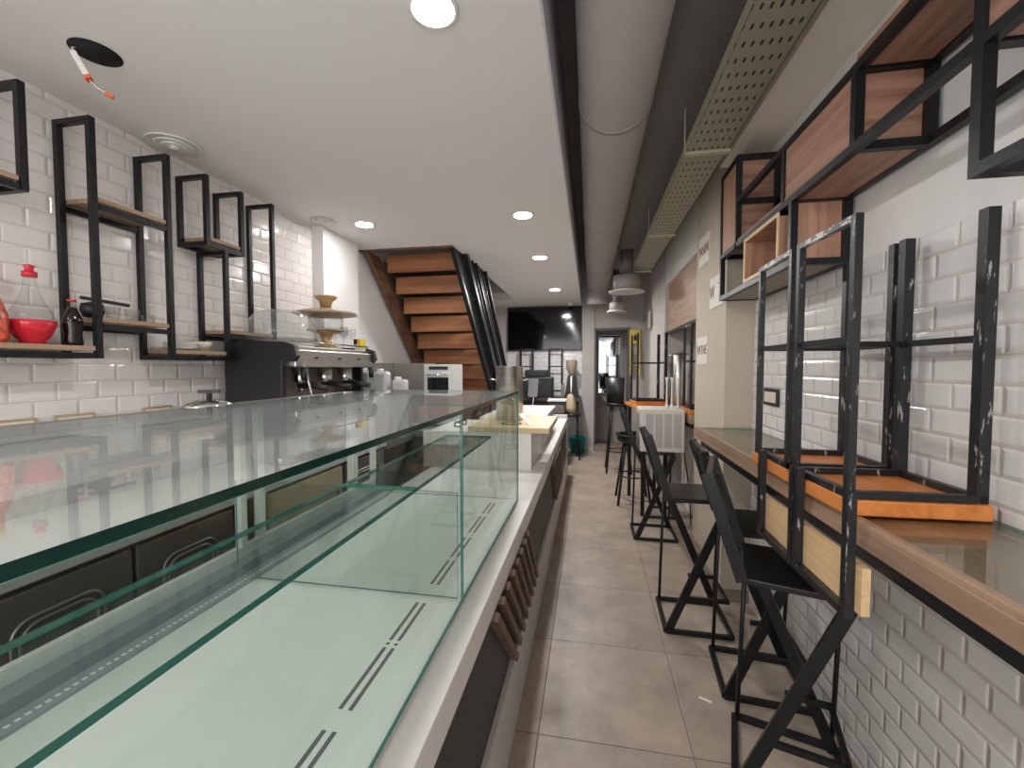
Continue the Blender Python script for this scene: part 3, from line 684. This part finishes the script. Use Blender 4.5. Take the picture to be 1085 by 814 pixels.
# ================================================================== STAIRS
t = thing('wooden_staircase', 'open wooden staircase with pine boards rising into the ceiling opening', 'stairs', (-1.7, 5.0, 0))
n = 0
for k in range(11):
    y = 4.06 + .19 * k; zb = 2.46 - .185 * k + .02
    if zb < .25: break
    B(-2.03, -1.29, y, y + .035, zb - .02, zb + .15).build('riser_board', M['wood_stair'], t)
    B(-2.05, -1.29, y + .02, y + .24, zb + .151, zb + .163).build('tread', M['wood_dark'], t)  # treads coloured dark so the gaps between boards look shaded
p0, p1 = (3.75, 2.6), (6.55, .03)
for x in (-2.12, -1.27):
    m = MB(); m.prism([(p0[0], p0[1]), (p0[0] + .24, p0[1]), (p1[0] + .24, p1[1]), (p1[0], p1[1])], 0, x, x + .04)
    m.build('stringer', M['wood_string'] if x < -2 else M['black'], t)
m = MB(); m.prism([(4.10, 2.58), (4.40, 2.58), (6.72, .31), (6.42, .31)], 0, -2.10, -2.075)
m.prism([(4.41, 2.58), (4.44, 2.58), (6.76, .31), (6.73, .31)], 0, -2.10, -1.28); m.build('gap_shade_panel', plain('dark_gap_shade', (66, 54, 48), .7), t)  # dark sheet added behind the boards to stand for shade in the gaps
t = thing('stair_railing', 'black steel bar railing along the right side of the staircase', 'railing', (-1.2, 5.2, 0))
def rl(off): return ((-1.2, 3.8 + off, 2.595), (-1.2, 6.3 + off, .3 + .0))
for off, w in ((.18, .05), (.55, .035), (.95, .05)):
    a = (-1.2, 3.85 + off, 2.595); b = (-1.2, 5.75 + off, .86)
    MB().bar(a, b, .04, w, (1, 0, 0)).build('slanted_bar', M['black'], t)
for off in (.3, .42, .68, .8):
    a = (-1.2, 3.85 + off, 2.595); b = (-1.2, 5.75 + off, .86)
    MB().bar(a, b, .015, .016, (1, 0, 0)).build('thin_bar', M['black'], t)
B(-1.222, -1.178, 6.62, 6.68, 0, 1.5).build('newel_post', M['wood_stair'], t)
B(-1.222, -1.178, 5.85, 5.9, 0, .9).build('steel_post', M['black'], t)
B(-1.22, -1.18, 5.9, 6.62, .84, .88).build('bottom_bar', M['black'], t)

# ================================================================== BACK OF THE ROOM
t = thing('television', 'large black wall television above the tiled back counter', 'television', (-.81, YB - .05, 1.8))
B(-1.49, -.14, YB - .07, YB - .012, 1.8, 2.585).build('case', M['plastic_black'], t, .004)
B(-1.475, -.155, YB - .0725, YB - .0705, 1.815, 2.57).build('screen', M['screen'], t)
t = thing('security_camera', 'tiny white dome camera at the ceiling edge above the television', 'camera', (-.34, 7.4, ZC))
MB().lathe([(.0, -.06), (.03, -.05), (.045, -.025), (.045, -.0005)], (-.34, 7.4, ZC), 18).build('dome', M['plastic_white'], t)
MB().lathe([(.0, -.063), (.02, -.058), (.0, -.05)], (-.34, 7.38, ZC), 12).build('lens', M['plastic_black'], t)
t = thing('back_bench', 'dark bench along the tiled back wall under the television', 'bench', (-.8, 7.45, 0))
B(-1.5, -.15, 7.15, YB - .015, .93, .98).build('top', plain('dark_brown_laminate', (72, 62, 56), .5), t)
B(-1.45, -.62, 7.2, YB - .02, 0, .93).build('body', M['plastic_black'], t)
for x in (-.2,): B(x - .02, x + .02, 7.2, 7.24, 0, .93).build('leg', M['black'], t)
t = thing('juice_machine', 'large black machine with a sloped grey chute on the back bench', 'machine', (-.95, 7.3, .98))
B(-1.27, -.62, 7.18, 7.52, .981, 1.33).build('body', M['plastic_black'], t, .02)
B(-1.1, -.7, 7.22, 7.5, 1.33, 1.45).build('head', M['plastic_black'], t, .02)
m = MB(); m.prism([(7.19, 1.32), (7.02, 1.0), (7.06, .985), (7.2, 1.25)], 0, -1.02, -.86); m.build('chute', plain('grey_chute', (92, 92, 98), .4), t)
m = MB(); m.tube([(-.94 + .11 * math.cos(a / 8 * PI), 7.19, 1.2 + .1 * math.sin(a / 8 * PI)) for a in range(9)], .012, 8); m.build('arched_trim', M['steel_dark'], t)
for k in range(4): MB().tube([(-1.04 + .07 * k, 7.25, 1.4), (-1.04 + .07 * k, 7.235, 1.4)], .02, 12).build('dial', M['chrome'], t)
t = thing('coffee_grinder', 'black coffee grinder with a smoky hopper on the back bench', 'grinder', (-.31, 7.4, .98))
m = MB(); m.prism([(-.42, .981), (-.2, .981), (-.25, 1.36), (-.37, 1.36)], 1, 7.3, 7.52); m.build('body', M['plastic_black'], t, .01)
MB().lathe([(.045, 1.361), (.05, 1.39), (.085, 1.46), (.095, 1.6), (.09, 1.62), (.0, 1.625)], (-.31, 7.4, 0), 22).build('hopper', M['hopper'], t)
MB().bar((-.31, 7.288, 1.02), (-.31, 7.288, 1.34), .022, .012, (0, 1, 0)).build('trim_strip', M['chrome'], t)
B(-.49, -.43, 7.35, 7.47, .981, 1.2).build('dosing_cup', M['steel_dark'], t)
t = thing('small_cabinet', 'small dark box with a white top edge beside the counter end', 'cabinet', (-.48, 6.6, 0))
B(-.62, -.36, 6.4, 6.75, 0, .98).build('body', M['panel_dark'], t, .005); B(-.63, -.35, 6.39, 6.76, .98, 1.0).build('top', M['plastic_white'], t)
B(-.6, -.38, 6.396, 6.4, .8, .93).build('panel', M['steel_dark'], t)
for x, lab in ((-.94, 'white cable hanging in front of the black machine, left one'), (-.68, 'white cable hanging in front of the black machine, right one')):
    solo('cable', MB().tube([(x + .03, 6.95, 1.0), (x + .02, 6.94, .9), (x - .02, 6.94, .7), (x, 6.95, .3), (x, 7.0, .005)], .007, 6), M['plastic_white'], lab, 'cable', (x, 6.95, 0), 'white hanging cables')
# stool with a beige cloth
t = thing('round_stool', 'thin black stool carrying a beige cloth at the counter end', 'stool', (-.285, 7.0, 0))
MB().lathe([(.0, .70), (.14, .70), (.15, .715), (.15, .74), (.0, .75)], (-.285, 7.0, 0), 24).build('seat', M['plastic_black'], t)
for a, b in ((-1, -1), (1, -1), (1, 1), (-1, 1)):
    MB().tube([(-.285 + a * .08, 7 + b * .08, .70), (-.285 + a * .13, 7 + b * .15, .002)], .012, 8).build('leg', M['black'], t)
solo('beige_cloth', MB().lathe([(.10, .0), (.085, .1), (.06, .24), (.04, .3), (.0, .315)], (-.31, 7.0, .752), 14, 0, .12), M['cloth'], 'beige cloth bundled on the thin black stool', 'cloth', (-.31, 7.0, .752))
t = thing('bucket', 'teal plastic bucket on the floor near the doorway', 'bucket', (-.2, 7.45, 0))
MB().lathe([(.115, 0), (.15, .27), (.158, .27), (.158, .285), (.142, .285), (.11, .01), (0, .01)], (-.2, 7.45, 0), 28).build('pail', M['teal'], t)
MB().tube([(-.2 + .155 * math.cos(a / 10 * PI), 7.45 - .03 * math.sin(a / 10 * PI) - .0, .27 - .1 * math.sin(a / 10 * PI)) for a in range(11)], .004, 6).build('handle', M['plastic_white'], t)
# washroom: mirror and basin
t = thing('washroom_mirror', 'tall mirror on the washroom wall seen through the doorway', 'mirror', (.38, 8.71, 1.0))
B(.18, .60, 8.70, 8.715, .98, 2.12).build('mirror_glass', M['mirror'], t)
m = MB(); m.box(.165, .18, 8.69, 8.715, .965, 2.135); m.box(.60, .615, 8.69, 8.715, .965, 2.135); m.box(.18, .60, 8.69, 8.715, 2.12, 2.135); m.box(.18, .60, 8.69, 8.715, .965, .98)
m.build('frame', M['alu'], t)
t = thing('hand_basin', 'small white basin below the washroom mirror', 'sink', (.34, 8.5, .8))
MB().lathe([(.05, .80), (.12, .84), (.17, .92), (.175, .94), (.15, .94), (.1, .86), (0, .85)], (.36, 8.52, 0), 24).build('basin', M['plastic_white'], t)
MB().tube([(.36, 8.52, .80), (.36, 8.52, .5), (.36, 8.715, .45)], .02, 10).build('drain_pipe', M['alu'], t)
# yellow tool hung on the back wall
t = thing('step_ladder', 'short yellow step ladder hung on the back wall beside the doorway', 'ladder', (.77, 7.7, 1.4))
for x in (.70, .84):
    MB().bar((x, YB - .1, 1.35), (x, YB - .03, 2.12), .035, .03, (0, 1, 0)).build('rail', M['yellow'], t)
for k in range(3): MB().bar((.70, YB - .085 + .02 * k, 1.5 + .2 * k), (.84, YB - .085 + .02 * k, 1.5 + .2 * k), .04, .02).build('rung', M['steel_dark'], t)
B(.68, .865, YB - .05, YB - .008, 1.90, 2.15).build('head_plate', M['yellow'], t, .01)
B(.75, .84, YB - .058, YB - .0505, 1.96, 2.06).build('grip', M['plastic_black'], t)
t = thing('wall_notice', 'small white framed notice on the grey wall past the column', 'notice', (.925, 7.0, 2.3))
B(.915, .929, 6.75, 7.15, 2.12, 2.38).build('frame', M['plastic_white'], t); B(.912, .9149, 6.78, 7.12, 2.15, 2.35).build('sheet', M['paper'], t)

# ================================================================== RIGHT WALL SHELF
t = thing('wall_shelf_unit', 'stepped black steel wall shelf with reddish wood panels on the right wall', 'shelf', (.9, 1.9, 1.9))
FX, WX, w = .78, XR - .012, .026
z1, z2, z3, z4 = 1.905, 2.155, 2.39, 2.65
m = MB()
def yr(x, y0, y1, z): m.box(x, x + w, y0, y1, z, z + w)
def xr(y, z): m.box(FX + w, WX - w, y, y + w, z, z + w)
def po(x, y, za, zb): m.box(x, x + w, y, y + w, za, zb)
WI = WX - w
# module 1 (far, tall)
for y in (2.53, 2.80):
    po(FX, y, z1 if y > 2.6 else z2, z4); po(WI, y, z1 if y > 2.6 else z2, z4); xr(y, z4 - w); xr(y, z2)
xr(2.53, z3); xr(2.80, z1)
for x in (FX, WI):
    yr(x, 2.556, 2.80, z4 - w); yr(x, .2, 2.80, z2); yr(x, .2, 2.53, z3); yr(x, 1.9, 2.80, z1)
# lower module near end, mid posts
for y in (1.88,): po(FX, y, z1, z2); po(WI, y, z1, z2); xr(y, z1); xr(y, z2)
for y in (1.955, 1.475, 1.045): po(FX, y, z2 + w, z3); po(WI, y, z2 + w, z3); xr(y, z3); xr(y, z2)
# near lower frame
for x in (FX, WI): po(x, 1.045, z1 - .01, z2); yr(x, .2, 1.045, z1 - .01)
m.box(FX + w, WI, 1.045, 1.045 + w, z1 - .01, z1 - .01 + w)
for x in (FX, WI): po(x, .2, z1 - .01, z3 + w)
m.build('frame', M['black'], t)
B(FX + .008, FX + .02, 2.556, 2.80, z2 + w, z4 - w).build('front_panel', M['wood_rz'], t)
B(FX + w, WI, 2.556, 2.568, z2 + w, z4 - w).build('side_panel', M['wood_rx'], t)
B(FX + .008, FX + .02, 1.501, 1.955, z2 + w, z3).build('front_panel', M['wood_r'], t)
B(FX + w, WI, 1.501, 1.513, z2 + w, z3).build('side_panel', M['wood_rx'], t)
B(FX + .008, FX + .02, .226, 1.045, z2 + w, z3).build('front_panel', M['wood_r'], t)
B(FX + w, WI, 1.906, 1.918, z1 + w, z2).build('side_panel', M['wood_rz'], t)
B(FX + .004, WX - .004, 1.501, 2.52, z2 + w + .0005, z2 + w + .012).build('shelf_board', M['wood_r'], t)
B(FX + w, WI, 1.5, 1.95, z2 + .004, z2 + .02).build('shelf_board', M['wood_r'], t)
B(FX + w, WI, 1.1, 1.47, z3 + .006, z3 + .022).build('shelf_board', M['wood_r'], t)
B(FX + w, WI, .226, 1.04, z2 + .006, z2 + .02).build('shelf_board', M['wood_r'], t)
B(FX - .002, WX, .2, 1.47, z3 + w + .0005, z3 + w + .016).build('top_board', M['wood_r'], t)
B(FX + w, WI, 1.908, 2.8, z1 + .004, z1 + .02).build('shelf_board', plain('grey_underside_board', (150, 138, 126), .6), t)
t = thing('wooden_cube_box', 'open-fronted wooden box on the lower level of the right shelf', 'box', (.88, 2.2, z1 + w))
m = MB(); y0, y1, za, zb = 1.99, 2.40, z1 + w + .001, z2 - .002
m.box(FX + .002, .97, y0, y0 + .016, za, zb); m.box(FX + .002, .97, y1 - .016, y1, za, zb); m.box(FX + .002, .97, y0, y1, za, za + .016); m.box(FX + .002, .97, y0, y1, zb - .016, zb)
m.build('carcass', M['wood_rz'], t); B(.955, .97, y0 + .016, y1 - .016, za + .016, zb - .016).build('back', M['wood_rz'], t)
m = MB(); e = .003
for a in ((y0, y0 + .016, za, zb), (y1 - .016, y1, za, zb), (y0 + .016, y1 - .016, za, za + .016), (y0 + .016, y1 - .016, zb - .016, zb)): m.box(FX - e, FX + .002, *a)
m.build('pale_edging', M['wood_pale'], t)

# ================================================================== RIGHT WALL BAR
ZB = 1.118
t = thing('wall_bar', 'long walnut wall bar with a glass top on black steel brackets', 'bar counter', (.84, 1.2, 1.03))
B(.66, XR - .009, -1.2, 2.86, 1.055, ZB - .012).build('bar_board', M['wood_bar'], t, .003)
B(.66, .684, -1.2, 2.86, ZB - .0119, ZB + .002).build('front_lip', M['wood_bar'], t, .002)
MB().pane(.686, XR - .012, -1.2, 2.85, ZB - .0118, ZB).build('glass_top', [M['glass_top'], M['glass_edge']], t)
m = MB(); m.box(.664, .694, -1.2, 2.72, 1.024, 1.0545); m.box(.96, .99, -1.2, 2.72, 1.024, 1.0545)
for y in (-.6, .6, 1.75, 2.69): m.box(.694, .96, y, y + .03, 1.024, 1.0545)
m.build('steel_bracket', M['black'], t)
t = thing('light_switch', 'black-framed white switch on the right tiles behind the stool legs', 'switch', (XR - .01, 2.58, 1.33))
B(XR - .02, XR - .0085, 2.49, 2.68, 1.285, 1.38).build('frame', M['plastic_black'], t, .004)
B(XR - .0225, XR - .02, 2.51, 2.66, 1.303, 1.362).build('insert', M['cream'], t, .002)

# upside-down wooden stools
def make_stool(name, label, group):
    t = thing(name, label, 'stool', (0, 0, 0), 0, group)
    sx, sy = .158, .143
    MB().box(-sx - .005, sx + .005, -sy - .01, sy + .01, 0, .04).build('seat', M['wood_orange'], t, .004)
    for x in (-1, 1):
        for y in (-1, 1):
            h = .0095 if x < 0 else .0135
            px, py = x * (sx - h), y * (sy - h)
            MB().box(px - h, px + h, py - h, py + h, .06, .765).build('leg', M['worn'], t)
    m = MB()
    m.box(-sx, sx, -sy, -sy + .02, .041, .06); m.box(-sx, sx, sy - .02, sy, .041, .06); m.box(-sx, -sx + .02, -sy, sy, .041, .06); m.box(sx - .02, sx, -sy, sy, .041, .06)
    m.build('seat_frame', M['worn'], t)
    for x in (-1, 1): MB().box(x * (sx - .014) - .008, x * (sx - .014) + .008, -sy + .03, sy - .03, .44, .458).build('stretcher', M['black'], t)
    MB().box(-sx + .03, sx - .03, sy - .022, sy - .006, .44, .458).build('stretcher', M['black'], t)
    MB().box(-sx, -sx + .018, -sy + .02, sy - .02, .748, .765).build('foot_rail', M['worn_more'], t)
    return t
st = make_stool('bar_stool', 'orange-seated bar stool upside-down on the bar, nearest the camera', 'upside-down wooden stools')
st.location = (.805, 1.364, ZB + .003); st.rotation_euler = (0, 0, math.radians(2))
dup(st, (.805, 1.682, ZB + .003), (0, 0, math.radians(-1)), 'orange-seated bar stool upside-down on the bar, behind the nearest one')
# pale planks in worn frames leaning on the front edge of the bar
def plank_frame(y0, y1, label):
    t = thing('plank_frame', label, 'frame', (.63, (y0 + y1) / 2, .89), 0, 'worn frames with pale planks')
    for y in (y0, y1): MB().box(.616, .637, y - .011, y + .011, .885, 1.195).build('post', M['worn'], t)
    MB().box(.616, .637, y0 + .014, y1 - .014, .885, .905).build('bottom_rail', M['worn'], t)
    MB().box(.638, .657, y0 - .035 if y0 < 1.3 else y0 - .016, y1 + .016, .906, 1.022).build('plank', M['wood_pale'], t)
plank_frame(1.156, 1.41, 'worn black frame with a pale plank against the bar, nearer one')
plank_frame(1.442, 1.69, 'worn black frame with a pale plank against the bar, farther one')

# ------------------------------------------------------------------ folding bar chairs
def make_chair(label):
    t = thing('folding_bar_chair', label, 'chair', (0, 0, 0), 0, 'black folding bar chairs')
    hw = .172
    B(-.165, .15, -hw, hw, .745, .768).build('seat', M['blackwood'], t, .005)
    L = MB().bar((-.16, -hw + .006, .012), (.14, -hw + .006, .745), .042, .016, (0, 1, 0)); L.build('leg', M['blackwood'], t)
    L = MB().bar((-.14, hw - .02, .745), (.165, hw - .02, .012), .042, .016, (0, 1, 0)); L.build('leg', M['blackwood'], t)
    for x, y in ((-.165, hw - .006), (.16, hw - .006)): MB().tube([(x + .02, y, .745), (x, y, .01)], .009, 8).build('rod', M['black'], t)
    for y in (-hw + .0, hw - .0):
        MB().bar((-.165, y, .755), (-.282, y, 1.118), .04, .02, (0, 1, 0)).build('back_post', M['blackwood'], t)
    MB().bar((-.277, -hw, 1.102), (-.277, hw, 1.102), .02, .036).build('top_rail', M['blackwood'], t)
    q0, q1 = Vector((-.21, 0, .9)), Vector((-.255, 0, 1.04))
    MB().bar((q0.x, 0, q0.z), (q1.x, 0, q1.z), 2 * hw - .02, .014, (1, 0, .3)).build('backrest', M['blackwood'], t)
    m = MB()
    for y in (-hw, hw): m.bar((-.175, y, .012), (.175, y, .012), .022, .022)
    for x in (-.175, .175): m.bar((x, -hw, .012), (x, hw, .012), .022, .022)
    m.build('floor_frame', M['black'], t)
    m = MB(); z = .2
    m.bar((-.075, -hw + .02, z), (.15, -hw + .02, z), .018, .02); m.bar((.0, hw - .04, z), (.15, hw - .04, z), .018, .02); m.bar((.15, -hw + .01, z), (.15, hw - .03, z), .018, .02)
    m.build('footrest', M['black'], t)
    return t
ch = make_chair('black folding bar chair nearest the camera, under the pale planks')
ch.location = (.735, 1.685, 0); ch.rotation_euler = (0, 0, math.radians(-17))
dup(ch, (.80, 2.165, 0), (0, 0, math.radians(-5)), 'black folding bar chair tucked behind the nearest chair, against the bar')
dup(ch, (.61, 2.63, 0), (0, 0, math.radians(-1)), 'black folding bar chair standing beside the beige pillar')
dup(ch, (.57, 3.94, 0), (0, 0, math.radians(0)), 'black folding bar chair carrying the white air conditioner')

# portable air conditioner on the third chair
t = thing('air_conditioner', 'white louvred air conditioner box sitting on a black chair seat', 'air conditioner', (.6, 3.93, .769))
zb = .7695
B(.43, .795, 3.78, 4.1, zb, zb + .37).build('case', M['ac'], t, .008)
for k in range(4):
    x = .478 + .076 * k; B(x, x + .06, 3.7775, 3.7795, zb + .04, zb + .33).build('louvre_grille', M['ac_grille'], t)
B(.4275, .4297, 3.82, 4.06, zb + .04, zb + .33).build('side_grille', M['ac_grille'], t)
for k, (x, y, lab) in enumerate(((.665, 3.9, 'white slender spindle on the air conditioner, left of three'), (.70, 3.86, 'white slender spindle on the air conditioner, middle of three'), (.755, 3.88, 'white slender spindle on the air conditioner, right of three'))):
    z = zb + .371
    solo('white_spindle', MB().lathe([(.02, 0), (.012, .02), (.007, .04), (.006, .2), (.009, .24), (.015, .265), (.013, .27)], (x, y, z), 14), M['plastic_white'], lab, 'spindle', (x, y, z), 'white spindles')
solo('power_cord', MB().tube([(.78, 4.08, .80), (.86, 4.1, .7), (.9, 4.12, .45), (.93, 4.15, .2), (.95, 4.2, .005)], .006, 6), M['black_rubber'], 'black power cord hanging from the air conditioner', 'cord', (.78, 4.1, 0))

# ------------------------------------------------------------------ recess bar and what stands there
t = thing('recess_bar', 'dark-edged wooden bar in the recess past the beige pillar', 'bar counter', (1.0, 4.3, 1.0))
B(.815, 1.184, 3.68, 5.08, 1.03, 1.10).build('bar_board', M['wood_bar'], t, .003)
B(.825, .85, 3.7, 5.05, .99, 1.0295).build('steel_bracket', M['black'], t)
dup(st, (.99, 3.93, 1.102), (0, 0, math.radians(0)), 'bar stool upside-down in the recess, in front of the steel cylinder')
t = thing('steel_cylinder', 'tall stainless cylinder standing in the recess behind stool legs', 'urn', (.93, 4.78, 1.1))
MB().lathe([(.1, 0), (.105, .02), (.105, .52), (.1, .53), (0, .53)], (.93, 4.78, 1.101), 32).build('urn_body', M['steel'], t)
MB().lathe([(.1, .53), (.05, .545), (.0, .55)], (.93, 4.78, 1.101), 24).build('lid', M['steel_dark'], t)
t = thing('high_table', 'orange wood-topped high table behind the air conditioner', 'table', (.6, 4.75, 0))
mm = MB(); mm.prism([(.41, 5.15), (.50, 4.33), (.79, 4.40), (.79, 5.15)], 2, 1.06, 1.095); mm.build('tabletop', M['wood_orange'], t, .004)
for x, y in ((.53, 4.40), (.75, 4.44), (.46, 5.08), (.74, 5.08)): B(x - .018, x + .018, y - .018, y + .018, 0, 1.0595).build('leg', M['black'], t)
s2 = dup(st, (.625, 4.80, 1.0955), (0, 0, math.radians(8)), 'bar stool upside-down on the orange high table')
t = thing('bar_stool_padded', 'black padded bucket bar stool farther down the aisle', 'stool', (.41, 6.25, 0))
def bucket_stool(t, x, y, zs, back):
    MB().lathe([(.0, zs), (.15, zs + .01), (.18, zs + .04), (.17, zs + .06), (.0, zs + .065)], (x, y, 0), 24).build('seat', M['plastic_black'], t)
    m = MB(); pts = []
    n = 14
    for i in range(n + 1):
        a = math.radians(70 + 220 * i / n)
        pts.append((math.cos(a), math.sin(a)))
    v = []
    for r, z in ((.165, zs + .05), (.195, zs + back), (.175, zs + back), (.15, zs + .05)):
        for cx, sy in pts: v.append((x + r * cx, y + r * sy, z))
    f = []
    for q in range(4):
        for i in range(n): f.append((q * (n + 1) + i, q * (n + 1) + i + 1, ((q + 1) % 4) * (n + 1) + i + 1, ((q + 1) % 4) * (n + 1) + i))
    f += [(0, n + 1, 2 * n + 2, 3 * n + 3), (n, 2 * n + 1, 3 * n + 2, 4 * n + 3)]
    m.add(v, f, 0, True); m.build('bucket_back', M['plastic_black'], t)
    for a, b in ((-1, -1), (1, -1), (1, 1), (-1, 1)):
        MB().tube([(x + a * .09, y + b * .09, zs + .005), (x + a * .17, y + b * .19, .002)], .014, 8).build('leg', M['black'], t)
    k = .3; MB().tube([(x + .155 * math.cos(i / 12 * 2 * PI), y + .165 * math.sin(i / 12 * 2 * PI), k) for i in range(13)], .008, 6, cap=False).build('foot_ring', M['black'], t)
bucket_stool(t, .41, 6.25, .93, .42)
t = thing('bar_stool_padded', 'black padded bar stool with round legs beside the orange table', 'stool', (.48, 4.86, 0))
bucket_stool(t, .48, 4.86, .66, .1)
# stools on the back bench
for x, lab in ((-1.12, 'black frame stool standing legs-up behind the black machine, left one'), (-.60, 'black frame stool standing legs-up on the bench beside the grinder')):
    t = thing('frame_stool', lab, 'stool', (x, 7.6, .981), 0, 'black legs-up stools on the back bench')
    dx = .11
    for a in (-1, 1):
        for y in (7.56, 7.64): B(x + a * dx - .012, x + a * dx + .012, y - .012, y + .012, .982, 1.83).build('leg', M['black'], t)
    B(x - dx + .012, x + dx - .012, 7.55, 7.57, 1.81, 1.83).build('top_rail', M['black'], t)
    B(x - dx + .012, x + dx - .012, 7.55, 7.57, 1.5, 1.52).build('stretcher', M['black'], t)
    B(x - dx, x + dx, 7.573, 7.627, 1.06, 1.09).build('seat', M['plastic_black'], t)

# ------------------------------------------------------------------ signs on the pillar
def sign(y0, y1, za, zb, text, size, lab, sx=1.0):
    t = thing('menu_sign', lab, 'sign', (.838, (y0 + y1) / 2, za), 0, 'menu signs on the pillar')
    B(.833, .8385, y0, y1, za, zb).build('board', M['paper'], t)
    lettering('lettering', text, size, M['ink'], t, (.832, (y0 + y1) / 2, (za + zb) / 2), (PI / 2, 0, -PI / 2), .0008, sx)
sign(3.28, 3.56, 2.265, 2.48, 'PANINI', .105, 'white menu sign reading PANINI, highest on the beige pillar', .72)
sign(2.93, 3.24, 1.906, 2.116, 'W  TI', .125, 'white menu sign half hidden by the corner post of the shelf', .9)
sign(3.29, 3.57, 1.522, 1.728, 'PATHE', .10, 'white menu sign reading PATHE, lowest on the beige pillar', .8)
solo('paper_scrap', MB().bar((.497, 1.99, .003), (.545, 1.965, .004), .012, .004), M['paper'], 'small white scrap lying on the floor tiles near the chairs', 'scrap', (.52, 1.98, 0))
